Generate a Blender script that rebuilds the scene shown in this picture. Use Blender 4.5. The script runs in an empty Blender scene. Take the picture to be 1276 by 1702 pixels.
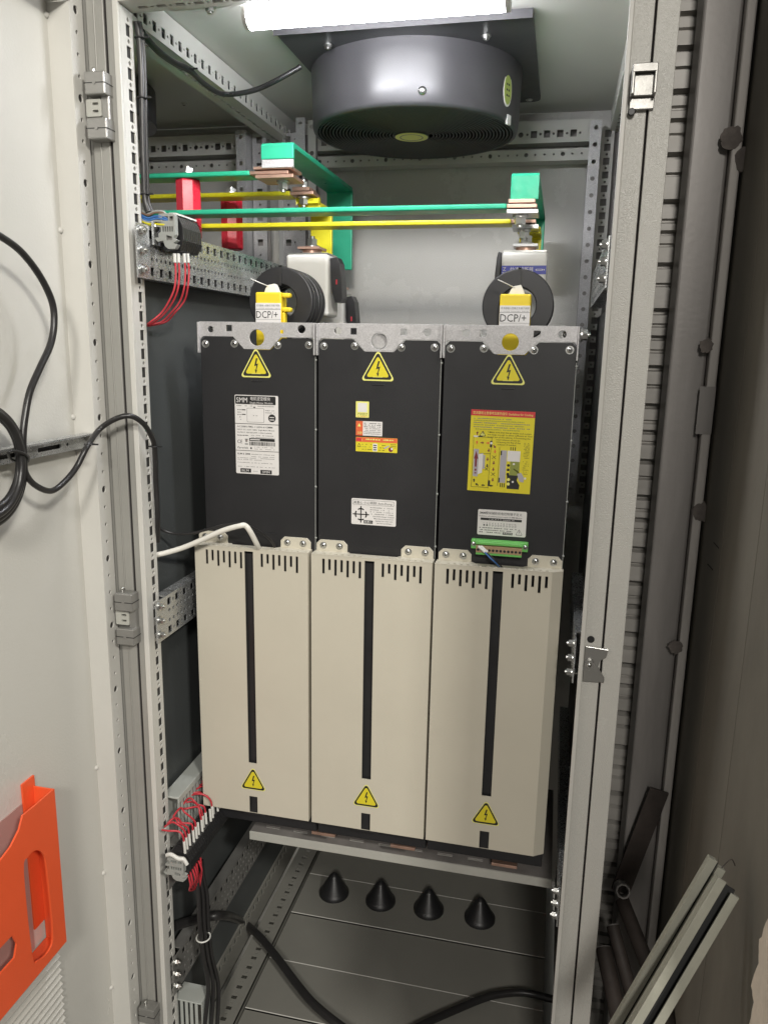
import bpy, math, random
from mathutils import Vector, Matrix
from mathutils.geometry import tessellate_polygon
random.seed(7)
SC = bpy.context.scene
COL = SC.collection
# All construction is in millimetres: X right along the cabinet front, Y into the cabinet,
# Z up from the first hole of the left post. ZF is the height of that hole above the ground.
ZF = 1700.0
def S(p): return Vector((p[0] / 1000, p[1] / 1000, (p[2] + ZF) / 1000))

# ---------------------------------------------------------------- camera
CAM = Vector((559.17, -980.96, -381.77))
YAW, PIT, ROL, FPX = math.radians(12.465), math.radians(12.241), math.radians(1.081), 1281.5
_f = Vector((-math.sin(YAW) * math.cos(PIT), math.cos(YAW) * math.cos(PIT), -math.sin(PIT)))
_r = Vector((math.cos(YAW), math.sin(YAW), 0)); _u = _r.cross(_f)
RR = _r * math.cos(ROL) + _u * math.sin(ROL); UU = _u * math.cos(ROL) - _r * math.sin(ROL); FF = _f
cd = bpy.data.cameras.new('camera'); cam = bpy.data.objects.new('camera', cd); COL.objects.link(cam)
cd.sensor_fit = 'HORIZONTAL'; cd.sensor_width = 36; cd.lens = FPX / 1276 * 36; cd.clip_start = .01; cd.clip_end = 100
M = Matrix((RR, UU, -FF)).transposed().to_4x4(); M.translation = S(CAM); cam.matrix_world = M
SC.camera = cam
def at(x, y, X=None, Y=None, Z=None):
    """point (mm) seen at photo pixel x,y on the real plane X=, Y= or Z="""
    d = FF + RR * ((x - 638) / FPX) - UU * ((y - 851) / FPX)
    t = (X - CAM.x) / d.x if X is not None else (Y - CAM.y) / d.y if Y is not None else (Z - CAM.z) / d.z
    return CAM + d * t

# ---------------------------------------------------------------- world, lamps, exposure
W = bpy.data.worlds.new('World'); SC.world = W; W.use_nodes = True
W.node_tree.nodes['Background'].inputs[0].default_value = (.80, .79, .74, 1)
W.node_tree.nodes['Background'].inputs[1].default_value = .25
SC.view_settings.view_transform = 'Standard'; SC.view_settings.look = 'None'
SC.view_settings.exposure = 0; SC.view_settings.gamma = 1
SC.cycles.max_bounces = 6; SC.cycles.use_denoising = True
SC.cycles.sample_clamp_indirect = 4
def area(name, loc, target, sx, sy, power, col):
    l = bpy.data.lights.new(name, 'AREA'); l.shape = 'RECTANGLE'; l.size = sx; l.size_y = sy
    l.energy = power; l.color = col
    o = bpy.data.objects.new(name, l); COL.objects.link(o)
    o.location = S(loc); o.rotation_euler = (S(target) - S(loc)).to_track_quat('-Z', 'Y').to_euler()
    return o
area('workshop_lamp', (2250, -2500, 1150), (300, 0, -700), .35, .25, 78, (1, .96, .885))
area('workshop_lamp', (870, -2600, 640), (350, 0, -600), .30, .32, 38, (1, .955, .885))

# ---------------------------------------------------------------- materials
def mat(name, col, rough=.5, metal=0., bump=0., bscale=400., var=0., vscale=6., emit=None, estr=0., trans=0., coat=0., spangle=0., aniso=None, alpha=1.):
    m = bpy.data.materials.new(name); m.use_nodes = True; nt = m.node_tree; n = nt.nodes; L = nt.links
    b = n['Principled BSDF']; b.inputs['Base Color'].default_value = (*col, 1)
    b.inputs['Roughness'].default_value = rough; b.inputs['Metallic'].default_value = metal
    if coat: b.inputs['Coat Weight'].default_value = coat; b.inputs['Coat Roughness'].default_value = .15
    if emit: b.inputs['Emission Color'].default_value = (*emit, 1); b.inputs['Emission Strength'].default_value = estr
    if alpha < 1: b.inputs['Alpha'].default_value = alpha
    tc = n.new('ShaderNodeTexCoord')
    if var or spangle:
        src = n.new('ShaderNodeTexNoise'); src.inputs['Scale'].default_value = vscale; src.inputs['Detail'].default_value = 6
        src.inputs['Roughness'].default_value = .65
        if aniso:
            mp = n.new('ShaderNodeMapping'); mp.inputs['Scale'].default_value = aniso
            L.new(tc.outputs['Object'], mp.inputs[0]); L.new(mp.outputs[0], src.inputs['Vector'])
        else: L.new(tc.outputs['Object'], src.inputs['Vector'])
        fac = src.outputs['Fac']
        if spangle:
            v = n.new('ShaderNodeTexVoronoi'); v.inputs['Scale'].default_value = spangle
            L.new(tc.outputs['Object'], v.inputs['Vector'])
            sp = n.new('ShaderNodeSeparateColor'); L.new(v.outputs['Color'], sp.inputs[0]); fac = sp.outputs[0]
        mr = n.new('ShaderNodeMapRange'); mr.inputs['From Min'].default_value = .25 if not spangle else 0
        mr.inputs['From Max'].default_value = .75 if not spangle else 1
        mr.inputs['To Min'].default_value = 1 - var; mr.inputs['To Max'].default_value = 1 + var
        L.new(fac, mr.inputs['Value'])
        mx = n.new('ShaderNodeVectorMath'); mx.operation = 'SCALE'; mx.inputs[0].default_value = col
        L.new(mr.outputs[0], mx.inputs['Scale']); L.new(mx.outputs[0], b.inputs['Base Color'])
        m2 = n.new('ShaderNodeMapRange'); m2.inputs['From Min'].default_value = .2; m2.inputs['From Max'].default_value = .8
        m2.inputs['To Min'].default_value = max(.03, rough - .1); m2.inputs['To Max'].default_value = min(1, rough + .1)
        L.new(fac, m2.inputs['Value']); L.new(m2.outputs[0], b.inputs['Roughness'])
    if bump:
        ns = n.new('ShaderNodeTexNoise'); ns.inputs['Scale'].default_value = bscale; ns.inputs['Detail'].default_value = 2
        L.new(tc.outputs['Object'], ns.inputs['Vector'])
        bp = n.new('ShaderNodeBump'); bp.inputs['Strength'].default_value = bump; bp.inputs['Distance'].default_value = .001
        L.new(ns.outputs['Fac'], bp.inputs['Height']); L.new(bp.outputs[0], b.inputs['Normal'])
    return m
m_paint = mat('textured_grey_paint', (.56, .55, .51), .26, bump=.75, bscale=680, var=.03, vscale=5)
m_doorp = mat('door_grey_paint', (.60, .59, .545), .24, bump=.22, bscale=330, var=.025, vscale=3)
m_smooth = mat('frame_grey_paint', (.60, .59, .55), .42, bump=.12, bscale=500, var=.04, vscale=9)
m_hinge = mat('hinge_and_shaded_rail_metal', (.30, .295, .28), .38, metal=.55, bump=.2, bscale=700, var=.08, vscale=40)
m_zinc = mat('zinc_sheet', (.50, .51, .51), .30, metal=.75, spangle=700, var=.08, bump=.1)
m_mid = mat('mid_grey_profile', (.34, .335, .31), .45, metal=.2, bump=.1, bscale=500, var=.06, vscale=9)  # darker grey metal of the left post profile
m_galv = mat('galvanised_sheet', (.52, .51, .51), .40, metal=.3, spangle=800, var=.13)
m_chrome = mat('bright_zinc_bolt', (.60, .60, .58), .28, metal=1, bump=.15, bscale=900)
m_dark = mat('dark_grey_panel', (.068, .074, .074), .5, bump=.25, bscale=500, var=.06, vscale=5)
m_black = mat('black_powder_coat', (.0165, .0165, .018), .46, bump=.15, bscale=900, var=.10, vscale=8)
m_blackp = mat('black_plastic', (.018, .018, .019), .4, var=.1, vscale=30)
m_lip = mat('shelf_grey', (.44, .44, .40), .42, bump=.1, bscale=500, var=.08, vscale=12)
m_rubber = mat('black_cable_sheath', (.022, .021, .021), .33, bump=.1, bscale=300, var=.15, vscale=20)
m_cover = mat('beige_cover_paint', (.58, .545, .45), .38, bump=.10, bscale=600, var=.04, vscale=5)
m_fan = mat('fan_black_paint', (.046, .045, .048), .36, bump=.1, bscale=600, var=.08, vscale=10)
m_red = mat('red_resin', (.68, .026, .055), .28, var=.05, vscale=20)
m_redw = mat('red_wire', (.50, .035, .05), .4, var=.1, vscale=60)
m_green = mat('green_heat_shrink', (.03, .40, .23), .33, bump=.6, bscale=55, var=.07, vscale=25)
m_yellow = mat('yellow_heat_shrink', (.66, .60, .025), .33, bump=.6, bscale=55, var=.07, vscale=25)
m_ysleeve = mat('yellow_plastic', (.80, .60, .03), .35, bump=.15, bscale=120)
m_copper = mat('copper', (.62, .40, .31), .36, metal=.8, bump=.1, bscale=300, var=.18, vscale=60)
m_white = mat('white_ceramic', (.72, .71, .67), .35, var=.03, vscale=20)
m_ferrule = mat('white_ferrule', (.70, .70, .66), .5, var=.05, vscale=90)
m_wcable = mat('white_cable', (.76, .74, .67), .42, var=.05, vscale=30)
m_blue = mat('blue_print', (.05, .06, .36), .4)
m_greyp = mat('grey_plastic', (.32, .33, .31), .45, var=.07, vscale=50)
m_duct = mat('duct_grey_plastic', (.44, .46, .43), .45, var=.05, vscale=30)
m_bluew = mat('blue_wire', (.05, .16, .42), .4)
m_brownw = mat('brown_wire', (.20, .12, .08), .4)
m_orange = mat('orange_plastic', (.86, .115, .035), .38, bump=.3, bscale=900, var=.03, vscale=20)
m_label = mat('label_white', (.74, .72, .70), .45, var=.03, vscale=60)
m_ink = mat('black_print_and_hole_shade', (.018, .018, .018), .45)
m_inkg = mat('label_grey_print', (.20, .195, .19), .5)
m_lab_y = mat('label_yellow', (.72, .62, .03), .42)
m_lab_yp = mat('label_pale_yellow', (.80, .78, .22), .42)
m_lab_r = mat('label_red', (.60, .04, .05), .42)
m_lab_o = mat('label_orange', (.72, .14, .05), .42)
m_lab_g = mat('label_lilac_grey', (.42, .40, .43), .45)
m_lab_ol = mat('label_olive', (.26, .29, .06), .45)
m_lab_dr = mat('label_maroon', (.20, .03, .04), .45)
m_olive = mat('fan_label_green', (.36, .44, .10), .45)
m_conn = mat('green_connector', (.16, .52, .12), .4, var=.05, vscale=50)
m_tan = mat('tan_connector', (.40, .27, .16), .5)
m_led = mat('led_tube', (.9, .9, .9), .4, emit=(.94, .945, 1), estr=66)
m_steel = mat('weathered_steel_paint', (.255, .24, .228), .46, metal=.15, bump=.25, bscale=120, var=.30, vscale=3.2, aniso=(4, 4, .6))
m_steel2 = mat('weathered_flange_paint', (.52, .49, .46), .5, metal=.15, bump=.25, bscale=120, var=.22, vscale=5, aniso=(4, 4, .7))
m_corr = mat('corrugated_sheet', (.35, .335, .31), .45, metal=.1, bump=.2, bscale=90, var=.22, vscale=6, aniso=(1, 1, 3))
m_ply = mat('stained_plywood', (.205, .188, .155), .62, bump=.3, bscale=60, var=.32, vscale=3.4, aniso=(1, 1.5, .55))
m_weld = mat('weld_burn', (.15, .13, .117), .8, bump=.8, bscale=200, var=.4, vscale=60)
m_rust = mat('rusty_dark_steel', (.045, .035, .03), .65, bump=.5, bscale=150, var=.4, vscale=30)
m_conc = mat('concrete_floor', (.15, .14, .13), .75, bump=.4, bscale=60, var=.25, vscale=7)
m_alu = mat('primed_channel_metal', (.33, .325, .27), .5, metal=.3, bump=.2, bscale=150, var=.22, vscale=10, aniso=(1, 1, .6))
m_plaster = mat('pale_plaster_board', (.80, .70, .58), .8, bump=.8, bscale=90, var=.2, vscale=14)
m_floorp = mat('cabinet_floor_paint', (.235, .23, .205), .38, bump=.15, bscale=400, var=.08, vscale=4)
m_groove = mat('gasket_and_gap_shade', (.02, .017, .017), .6)
m_clear = mat('frosted_plastic', (.42, .27, .24), .4)

# ---------------------------------------------------------------- mesh builder
ORG = {}
class Fr:
    def __init__(s, O, U, V):
        s.O = Vector(O); s.U = Vector(U).normalized(); s.V = Vector(V).normalized(); s.N = s.U.cross(s.V)
    def p(s, a, b, c=0): return s.O + s.U * a + s.V * b + s.N * c
def FY(Y, x=0, z=0): return Fr((x, Y, z), (1, 0, 0), (0, 0, 1))      # faces the camera (normal -Y)
def FXp(X, y=0, z=0): return Fr((X, y, z), (0, 1, 0), (0, 0, 1))     # normal +X
class MB:
    def __init__(s): s.v = []; s.f = []; s.m = []; s.sm = []; s.mats = []
    def mi(s, m):
        if m not in s.mats: s.mats.append(m)
        return s.mats.index(m)
    def add(s, vs, fs, m, smooth=False):
        o = len(s.v); s.v += [Vector(v) for v in vs]; k = s.mi(m)
        for f in fs: s.f.append([i + o for i in f]); s.m.append(k); s.sm.append(smooth)
    def box(s, x0, x1, y0, y1, z0, z1, m):
        x0, x1 = sorted((x0, x1)); y0, y1 = sorted((y0, y1)); z0, z1 = sorted((z0, z1))
        vs = [(x, y, z) for z in (z0, z1) for y in (y0, y1) for x in (x0, x1)]
        s.add(vs, [(0, 2, 3, 1), (4, 5, 7, 6), (0, 1, 5, 4), (2, 6, 7, 3), (0, 4, 6, 2), (1, 3, 7, 5)], m)
    def prism(s, poly, F, c0, c1, m, holes=(), side=None):
        """polygon (with holes) in frame F extruded from c0 to c1 along its normal"""
        loops = [list(poly)] + [list(h) for h in holes]
        def ar(l): return sum(l[i][0] * l[(i + 1) % len(l)][1] - l[(i + 1) % len(l)][0] * l[i][1] for i in range(len(l)))
        if ar(loops[0]) < 0: loops[0].reverse()
        for i in range(1, len(loops)):
            if ar(loops[i]) > 0: loops[i].reverse()
        flat = []; tf = []
        def cell(ls):
            o = len(flat); fl = [p for l in ls for p in l]; flat.extend(fl)
            for t in tessellate_polygon([[Vector((p[0], p[1], 0)) for p in l] for l in ls]):
                a, b, c = [fl[i] for i in t]
                cr = (b[0] - a[0]) * (c[1] - a[1]) - (b[1] - a[1]) * (c[0] - a[0])
                if abs(cr) > 1e-9: tf.append((t[0] + o, t[1] + o, t[2] + o) if cr > 0 else (t[0] + o, t[2] + o, t[1] + o))
        def split(x0, x1, y0, y1, hs):
            # guillotine cuts between the holes keep every cell small and clean
            if len(hs) > 1:
                for ax in ((1, 0) if (y1 - y0) > (x1 - x0) else (0, 1)):
                    iv = sorted((min(p[ax] for p in h), max(p[ax] for p in h)) for h in hs)
                    gaps = []; e = iv[0][1]
                    for lo, hi in iv[1:]:
                        if lo > e + 1e-6: gaps.append((e + lo) / 2)
                        e = max(e, hi)
                    if gaps:
                        c = gaps[len(gaps) // 2]
                        A = [h for h in hs if max(p[ax] for p in h) < c]; B = [h for h in hs if min(p[ax] for p in h) > c]
                        if ax: split(x0, x1, y0, c, A); split(x0, x1, c, y1, B)
                        else: split(x0, c, y0, y1, A); split(c, x1, y0, y1, B)
                        return
            cell([[(x0, y0), (x1, y0), (x1, y1), (x0, y1)]] + hs)
        if len(loops) > 3 and len(loops[0]) == 4 and all(abs(loops[0][i][0] - loops[0][i - 1][0]) < 1e-6 or abs(loops[0][i][1] - loops[0][i - 1][1]) < 1e-6 for i in range(4)):
            xs = [p[0] for p in loops[0]]; ys = [p[1] for p in loops[0]]
            split(min(xs), max(xs), min(ys), max(ys), loops[1:])
        else: cell(loops)
        s.add([F.p(p[0], p[1], c1) for p in flat], tf, m)
        if c0 != c1:
            s.add([F.p(p[0], p[1], c0) for p in flat], [(t[0], t[2], t[1]) for t in tf], m)
            o = 0
            for l in loops:
                n = len(l)
                vs = [F.p(p[0], p[1], c0) for p in l] + [F.p(p[0], p[1], c1) for p in l]
                s.add(vs, [(i, (i + 1) % n, n + (i + 1) % n, n + i) for i in range(n)], side or m)
    def rect(s, F, a0, a1, b0, b1, c0, c1, m, r=0, holes=()):
        s.prism(rrect(a0, a1, b0, b1, r) if r else [(a0, b0), (a1, b0), (a1, b1), (a0, b1)], F, c0, c1, m, holes)
    def cyl(s, p0, p1, r0, m, r1=None, n=20, caps=True, inner=0):
        p0, p1 = Vector(p0), Vector(p1); r1 = r0 if r1 is None else r1
        d = (p1 - p0).normalized(); a = d.orthogonal().normalized(); b = d.cross(a)
        c = [(math.cos(2 * math.pi * i / n), math.sin(2 * math.pi * i / n)) for i in range(n)]
        A = [p0 + (a * x + b * y) * r0 for x, y in c]; B = [p1 + (a * x + b * y) * r1 for x, y in c]
        s.add(A + B, [(i, (i + 1) % n, n + (i + 1) % n, n + i) for i in range(n)], m, n > 8)
        if inner:
            C = [p0 + (a * x + b * y) * inner for x, y in c]; D = [p1 + (a * x + b * y) * inner for x, y in c]
            s.add(C + D, [(i, n + i, n + (i + 1) % n, (i + 1) % n) for i in range(n)], m, True)
            s.add(A + C, [((i + 1) % n, i, n + i, n + (i + 1) % n) for i in range(n)], m)
            s.add(B + D, [(i, (i + 1) % n, n + (i + 1) % n, n + i) for i in range(n)], m)
        elif caps:
            s.add(A, [tuple(reversed(range(n)))], m); s.add(B, [tuple(range(n))], m)
    def dome(s, c, nrm, r, h, m, n=16, k=4):
        c = Vector(c); d = Vector(nrm).normalized(); a = d.orthogonal().normalized(); b = d.cross(a)
        vs = []; fs = []
        for j in range(k):
            t = j / k * math.pi / 2; rr, hh = r * math.cos(t), h * math.sin(t)
            vs += [c + (a * math.cos(2 * math.pi * i / n) + b * math.sin(2 * math.pi * i / n)) * rr + d * hh for i in range(n)]
        vs.append(c + d * h)
        for j in range(k - 1):
            fs += [(j * n + i, j * n + (i + 1) % n, (j + 1) * n + (i + 1) % n, (j + 1) * n + i) for i in range(n)]
        fs += [((k - 1) * n + i, (k - 1) * n + (i + 1) % n, len(vs) - 1) for i in range(n)]
        s.add(vs, fs, m, True)
    def tube(s, pts, r, m, n=10, sub=8, closed=False):
        P = [Vector(p) for p in pts]; Q = []
        if len(P) > 2 or closed:
            N = len(P); rng = range(N if closed else N - 1)
            for i in rng:
                g = (lambda k: P[k % N]) if closed else (lambda k: P[min(max(k, 0), N - 1)])
                a, b, c, d = g(i - 1), g(i), g(i + 1), g(i + 2)
                for j in range(sub):
                    t = j / sub
                    Q.append(.5 * ((2 * b) + (c - a) * t + (2 * a - 5 * b + 4 * c - d) * t * t + (3 * b - a - 3 * c + d) * t ** 3))
            if not closed: Q.append(P[-1])
        else: Q = P
        K = len(Q); vs = []; prev = None
        for i in range(K):
            if closed: d = Q[(i + 1) % K] - Q[i - 1]
            else: d = Q[min(i + 1, K - 1)] - Q[max(i - 1, 0)]
            d.normalize()
            a = d.orthogonal().normalized() if prev is None else (prev - d * prev.dot(d)).normalized()
            prev = a; b = d.cross(a)
            vs += [Q[i] + (a * math.cos(2 * math.pi * k / n) + b * math.sin(2 * math.pi * k / n)) * r for k in range(n)]
        fs = [(i * n + k, i * n + (k + 1) % n, ((i + 1) % K) * n + (k + 1) % n, ((i + 1) % K) * n + k) for i in range(K if closed else K - 1) for k in range(n)]
        s.add(vs, fs, m, True)
        if not closed:
            s.add(vs[:n], [tuple(reversed(range(n)))], m); s.add(vs[-n:], [tuple(range(n))], m)
    def hexbolt(s, c, nrm, r, h, m=None, washer=True):
        m = m or m_chrome; c = Vector(c); d = Vector(nrm).normalized()
        if washer: s.cyl(c, c + d * (h * .25), r * 1.35, m, n=20)
        s.cyl(c + d * (h * .25 if washer else 0), c + d * h, r, m, n=6)
        s.cyl(c + d * h, c + d * (h * 1.35), r * .5, m, n=10)
    def screw(s, c, nrm, r, m=None):
        m = m or m_chrome; c = Vector(c); d = Vector(nrm).normalized(); a = d.orthogonal().normalized(); b = d.cross(a)
        s.cyl(c, c + d * (r * .22), r * 1.3, m, n=18)
        s.dome(c + d * (r * .22), d, r, r * .55, m, n=16, k=3)
        for e, g in ((a, b), (b, a)):
            O = c + d * (r * .72)
            s.add([O + e * x + g * y + d * z for z in (0, r * .08) for x, y in ((-r * .5, -r * .12), (r * .5, -r * .12), (r * .5, r * .12), (-r * .5, r * .12))],
                  [(4, 5, 6, 7), (0, 1, 5, 4), (1, 2, 6, 5), (2, 3, 7, 6), (3, 0, 4, 7)], m_ink)
    def text(s, F, body, size, a, b, c, m, width=None, align='LEFT', shear=0, bold=.008):
        cu = bpy.data.curves.new('t', 'FONT'); cu.body = body; cu.size = size; cu.align_x = align; cu.resolution_u = 2; cu.shear = shear; cu.offset = bold
        o = bpy.data.objects.new('t', cu); COL.objects.link(o)
        dg = bpy.context.evaluated_depsgraph_get(); dg.update(); me = bpy.data.meshes.new_from_object(o.evaluated_get(dg))
        if len(me.vertices):
            xs = [v.co.x for v in me.vertices]; w = max(xs) - min(xs); sx = (width / w) if width else 1
            x0 = min(xs) if align == 'LEFT' else 0
            s.add([F.p(a + (v.co.x - x0) * sx, b + v.co.y, c) for v in me.vertices], [tuple(p.vertices) for p in me.polygons], m)
        bpy.data.objects.remove(o); bpy.data.curves.remove(cu); bpy.data.meshes.remove(me)
    def build(s, name, parent=None, bevel=0, label=None, seg=2):
        org = ORG[parent.name] if parent else Vector((0, 0, 0))
        if parent is None:
            lo = [min(v[i] for v in s.v) for i in range(3)]; hi = [max(v[i] for v in s.v) for i in range(3)]
            org = S(((lo[0] + hi[0]) / 2, (lo[1] + hi[1]) / 2, lo[2]))
        me = bpy.data.meshes.new(name); me.from_pydata([S(v) - org for v in s.v], [], s.f)
        for m in s.mats: me.materials.append(m)
        me.polygons.foreach_set('material_index', s.m); me.polygons.foreach_set('use_smooth', s.sm)
        me.validate(); me.update()
        o = bpy.data.objects.new(name, me); COL.objects.link(o)
        if parent: o.parent = parent; ORG[o.name] = org
        else: o.location = org; ORG[o.name] = org
        if bevel:
            w = o.modifiers.new('weld', 'WELD'); w.merge_threshold = .00002
            b = o.modifiers.new('bevel', 'BEVEL'); b.width = bevel / 1000; b.segments = seg; b.limit_method = 'ANGLE'; b.angle_limit = math.radians(50)
            b.harden_normals = False
        if label: o['label'] = label
        return o
def rrect(a0, a1, b0, b1, r, k=4):
    out = []
    for cx, cy, s0 in ((a1 - r, b0 + r, -90), (a1 - r, b1 - r, 0), (a0 + r, b1 - r, 90), (a0 + r, b0 + r, 180)):
        for i in range(k + 1):
            t = math.radians(s0 + 90 * i / k); out.append((cx + r * math.cos(t), cy + r * math.sin(t)))
    return out
def circ(a, b, r, n=12): return [(a + r * math.cos(2 * math.pi * i / n), b + r * math.sin(2 * math.pi * i / n)) for i in range(n)]
def sq(a, b, w, h): return [(a - w / 2, b - h / 2), (a + w / 2, b - h / 2), (a + w / 2, b + h / 2), (a - w / 2, b + h / 2)]
def thing(name, label, cat, loc, group=None):
    o = bpy.data.objects.new(name, None); COL.objects.link(o); o.location = S(loc); o.empty_display_size = .05
    ORG[o.name] = S(loc); return tag(o, label, cat, group)
def tag(o, label, cat, group=None):
    o['label'] = label; o['category'] = cat
    if group: o['group'] = group
    return o
def struct(o): o['kind'] = 'structure'; return o
def copy_tree(o, parent=None, label=None, loc=None):
    c = o.copy(); COL.objects.link(c); ORG[c.name] = ORG[o.name]
    if parent: c.parent = parent
    for ch in list(o.children): copy_tree(ch, c)
    if label: c['label'] = label
    if loc: c.location = S(loc)
    return c

# ================================================================ SETTING
b = MB(); b.box(-3000, 3000, -4000, 3000, -1760, -1722, m_conc); struct(b.build('ground'))

# ================================================================ CABINET
cab = thing('electrical_cabinet', 'tall pale grey steel cabinet standing open with its door swung to the left', 'cabinet', (305, 300, -1720))
ZT, ZB = 72, -1640
# left front post
b = MB()
F = FXp(0)
holes = []
for i in range(-1, 66): 
    z = -25 * i
    if z < 20: holes.append(sq(.5, z, 11, 14))
    holes.append(circ(.5, z - 12.5, 2.9, 8))
b.rect(F, -18, 12, ZB, 24, -1.8, 0, m_smooth, holes=[h for h in holes if max(p[1] for p in h) < 22])
b.box(-9, -2.4, -9, 11.9, ZB, 24, m_ink)  # black fill stands in for the shade inside the hollow post
b.box(-22, -1.8, 12, 13.5, ZB, 24, m_smooth)
p1 = b.build('frame_post', cab)
b = MB()
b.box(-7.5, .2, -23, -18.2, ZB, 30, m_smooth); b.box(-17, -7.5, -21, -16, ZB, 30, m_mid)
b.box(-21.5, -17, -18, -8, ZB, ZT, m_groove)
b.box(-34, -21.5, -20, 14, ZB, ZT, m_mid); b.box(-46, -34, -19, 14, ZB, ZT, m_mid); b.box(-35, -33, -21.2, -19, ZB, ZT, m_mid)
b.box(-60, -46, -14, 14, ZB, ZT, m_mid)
b.build('post_profile', p1, bevel=.9)
# right front post
b = MB()
F = Fr((610, 0, 0), (0, -1, 0), (0, 0, 1))
hr = [[(-p[0], p[1]) for p in h] for h in holes if max(q[1] for q in h) < 22]
b.rect(F, -12, 18, ZB, 24, -1.8, 0, m_smooth, holes=hr)
p1 = b.build('frame_post', cab)
b = MB()
b.box(606.5, 611.5, -29, -19.5, ZB, 30, m_smooth)
b.box(611.5, 633, -23, -18, ZB, ZT, m_paint)
b.box(633, 635.5, -18, -5, ZB, ZT, m_groove)
b.box(635.5, 659, -25, 14, ZB, ZT, m_paint)
b.box(611.8, 633, -17.9, 14, ZB, ZT, m_smooth)
b.build('post_profile', p1, bevel=.9)
# front top beam: drilled underside and front face
b = MB()
F = Fr((0, 0, 25), (1, 0, 0), (0, -1, 0))
hh = []
for i in range(24): hh += [sq(22 + 25 * i, 0, 13, 7), circ(34.5 + 25 * i, 0, 2.3, 8)]
b.rect(F, -1.6, 609.8, -14, 22.8, -2, 0, m_smooth, holes=hh)
b.box(-16.8, 633, -22.8, -18.5, 30.2, ZT, m_smooth)
b.box(0, 610, 12, 14.2, 25.5, ZT, m_smooth)
b.build('top_beam', cab)
# side top beams (left: square holes facing the bay)
def side_beam(X, sgn):
    b = MB()
    F = Fr((X, 0, 0), (0, sgn, 0), (0, 0, 1))
    h = []
    for j in range(-3, 24):
        y = 98.9 + 25 * j
        h += [sq(sgn * y, 41.3, 10, 13), circ(sgn * (y + 12.5), 41.3, 2.2, 8)]
    b.rect(F, min(sgn * 14, sgn * 690), max(sgn * 14, sgn * 690), 28, 71, -1.8, 0, m_smooth, holes=h)
    Fu = Fr((0, 0, 28), (0, 1, 0), (1, 0, 0))   # underside strip, normal -Z
    x0, x1 = (X - 44, X - 1.8) if sgn > 0 else (X + 1.8, X + 30)
    h2 = []
    for j in range(-3, 24):
        y = 98.9 + 25 * j
        h2 += [sq(y, (x0 + x1) / 2 - 4, 13, 6), circ(y + 12.5, (x0 + x1) / 2 - 4, 2.2, 8)]
    b.rect(Fu, 14, 690, x0, x1, -2, 0, m_smooth, holes=h2)
    b.box(x0 + (0 if sgn > 0 else 2), x1 - (2 if sgn > 0 else 0), 14, 690, 44, 46, m_dark)  # dark sheet over the underside holes stands in for shade in the beam
    if sgn > 0:
        b.rect(Fr((X - 44, 0, 0), (0, -1, 0), (0, 0, 1)), -690, -14, 28, 71, 0, 1.8, m_smooth)
    b.build('side_beam', cab)
side_beam(-16, 1); side_beam(624, -1)
# roof panel
b = MB(); b.box(-60, 662, -20, 705, ZT, ZT + 2, m_smooth); b.build('roof_panel', cab)
# back panel
b = MB(); b.box(-14, 648, 700, 702, ZB, ZT - 1, m_paint); b.build('back_panel', cab)
# rear rails
def rails(x0, x1, parent):
    b = MB()
    h = []
    k = int((x1 - x0) // 25)
    for i in range(1, k):
        x = x0 + 25 * i
        h += [sq(x, 23, 12, 13) if i % 9 not in (7, 8) else circ(x, 23, 5, 12), circ(x + 12.5, 23, 2.5, 8)]
    b.rect(FY(660), x0, x1, 7, 47, -2, 0, m_smooth, holes=h)
    b.box(x0, x1, 660.1, 690, 7, 8.5, m_smooth)
    b.box(x0, x1, 682, 684, 8.5, 47, m_steel)
    b.build('rear_rail', parent)
    b = MB(); h = []
    for i in range(1, int((x1 - x0) // 17.5)):
        h.append(circ(x0 + 17.5 * i, -15, 4.2 if i % 4 == 1 else 2.2, 10))
    b.rect(FY(655), x0, x1, -27, -5, -2, 0, m_smooth, holes=h)
    b.box(x0, x1, 655.1, 690, -27, -25.6, m_smooth)
    b.box(x0, x1, 672, 674, -25, -5, m_steel)
    b.build('rear_rail', parent)
rails(30, 592, cab)
# rear posts
def strip(b, x0, x1, Y, z0, z1, m, pitch, r, square=False, off=0, xc=None):
    h = []; z = z1 - 12 - off; i = 0
    while z > z0 + 10:
        c = xc if xc is not None else (x0 + x1) / 2
        h.append(sq(c, z, 12, 13) if (square and i % 2 == 0) else circ(c, z, r if not square else 2.4, 10)); z -= pitch; i += 1
    b.rect(FY(Y), x0, x1, z0, z1, -2, 0, m, holes=h)
b = MB()
strip(b, 585, 606, 630, -700, 36, m_galv, 30, 4.2)
b.box(604, 606, 630.2, 676, -700, 36, m_smooth)
strip(b, 608, 632, 676, -700, 36, m_smooth, 12.5, 2.4, True)
b.box(585, 640, 688, 690, -700, 36, m_steel)
b.build('rear_post', cab)
b = MB()
strip(b, -24, -2, 632, -700, 36, m_galv, 25, 2.6, True)
strip(b, -2, 8, 628, -700, 36, m_galv, 50, 1.8)
strip(b, 8, 27, 622, -700, 62, m_galv, 50, 4.6)
strip(b, 29, 45, 636, -700, 60, m_smooth, 50, 4.6)
b.box(-24, 45, 648, 650, -700, 36, m_steel)
b.build('rear_post', cab)
b = MB()
strip(b, -88, -58, 626, -700, 36, m_galv, 25, 2.6, True)
strip(b, -111, -90, 596, -700, 36, m_galv, 50, 4.4)
b.box(-92, -90, 598.1, 640, -700, 36, m_galv)
b.box(-92, -56, 640, 642, -700, 36, m_steel)
b.build('rear_post', cab)
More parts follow.
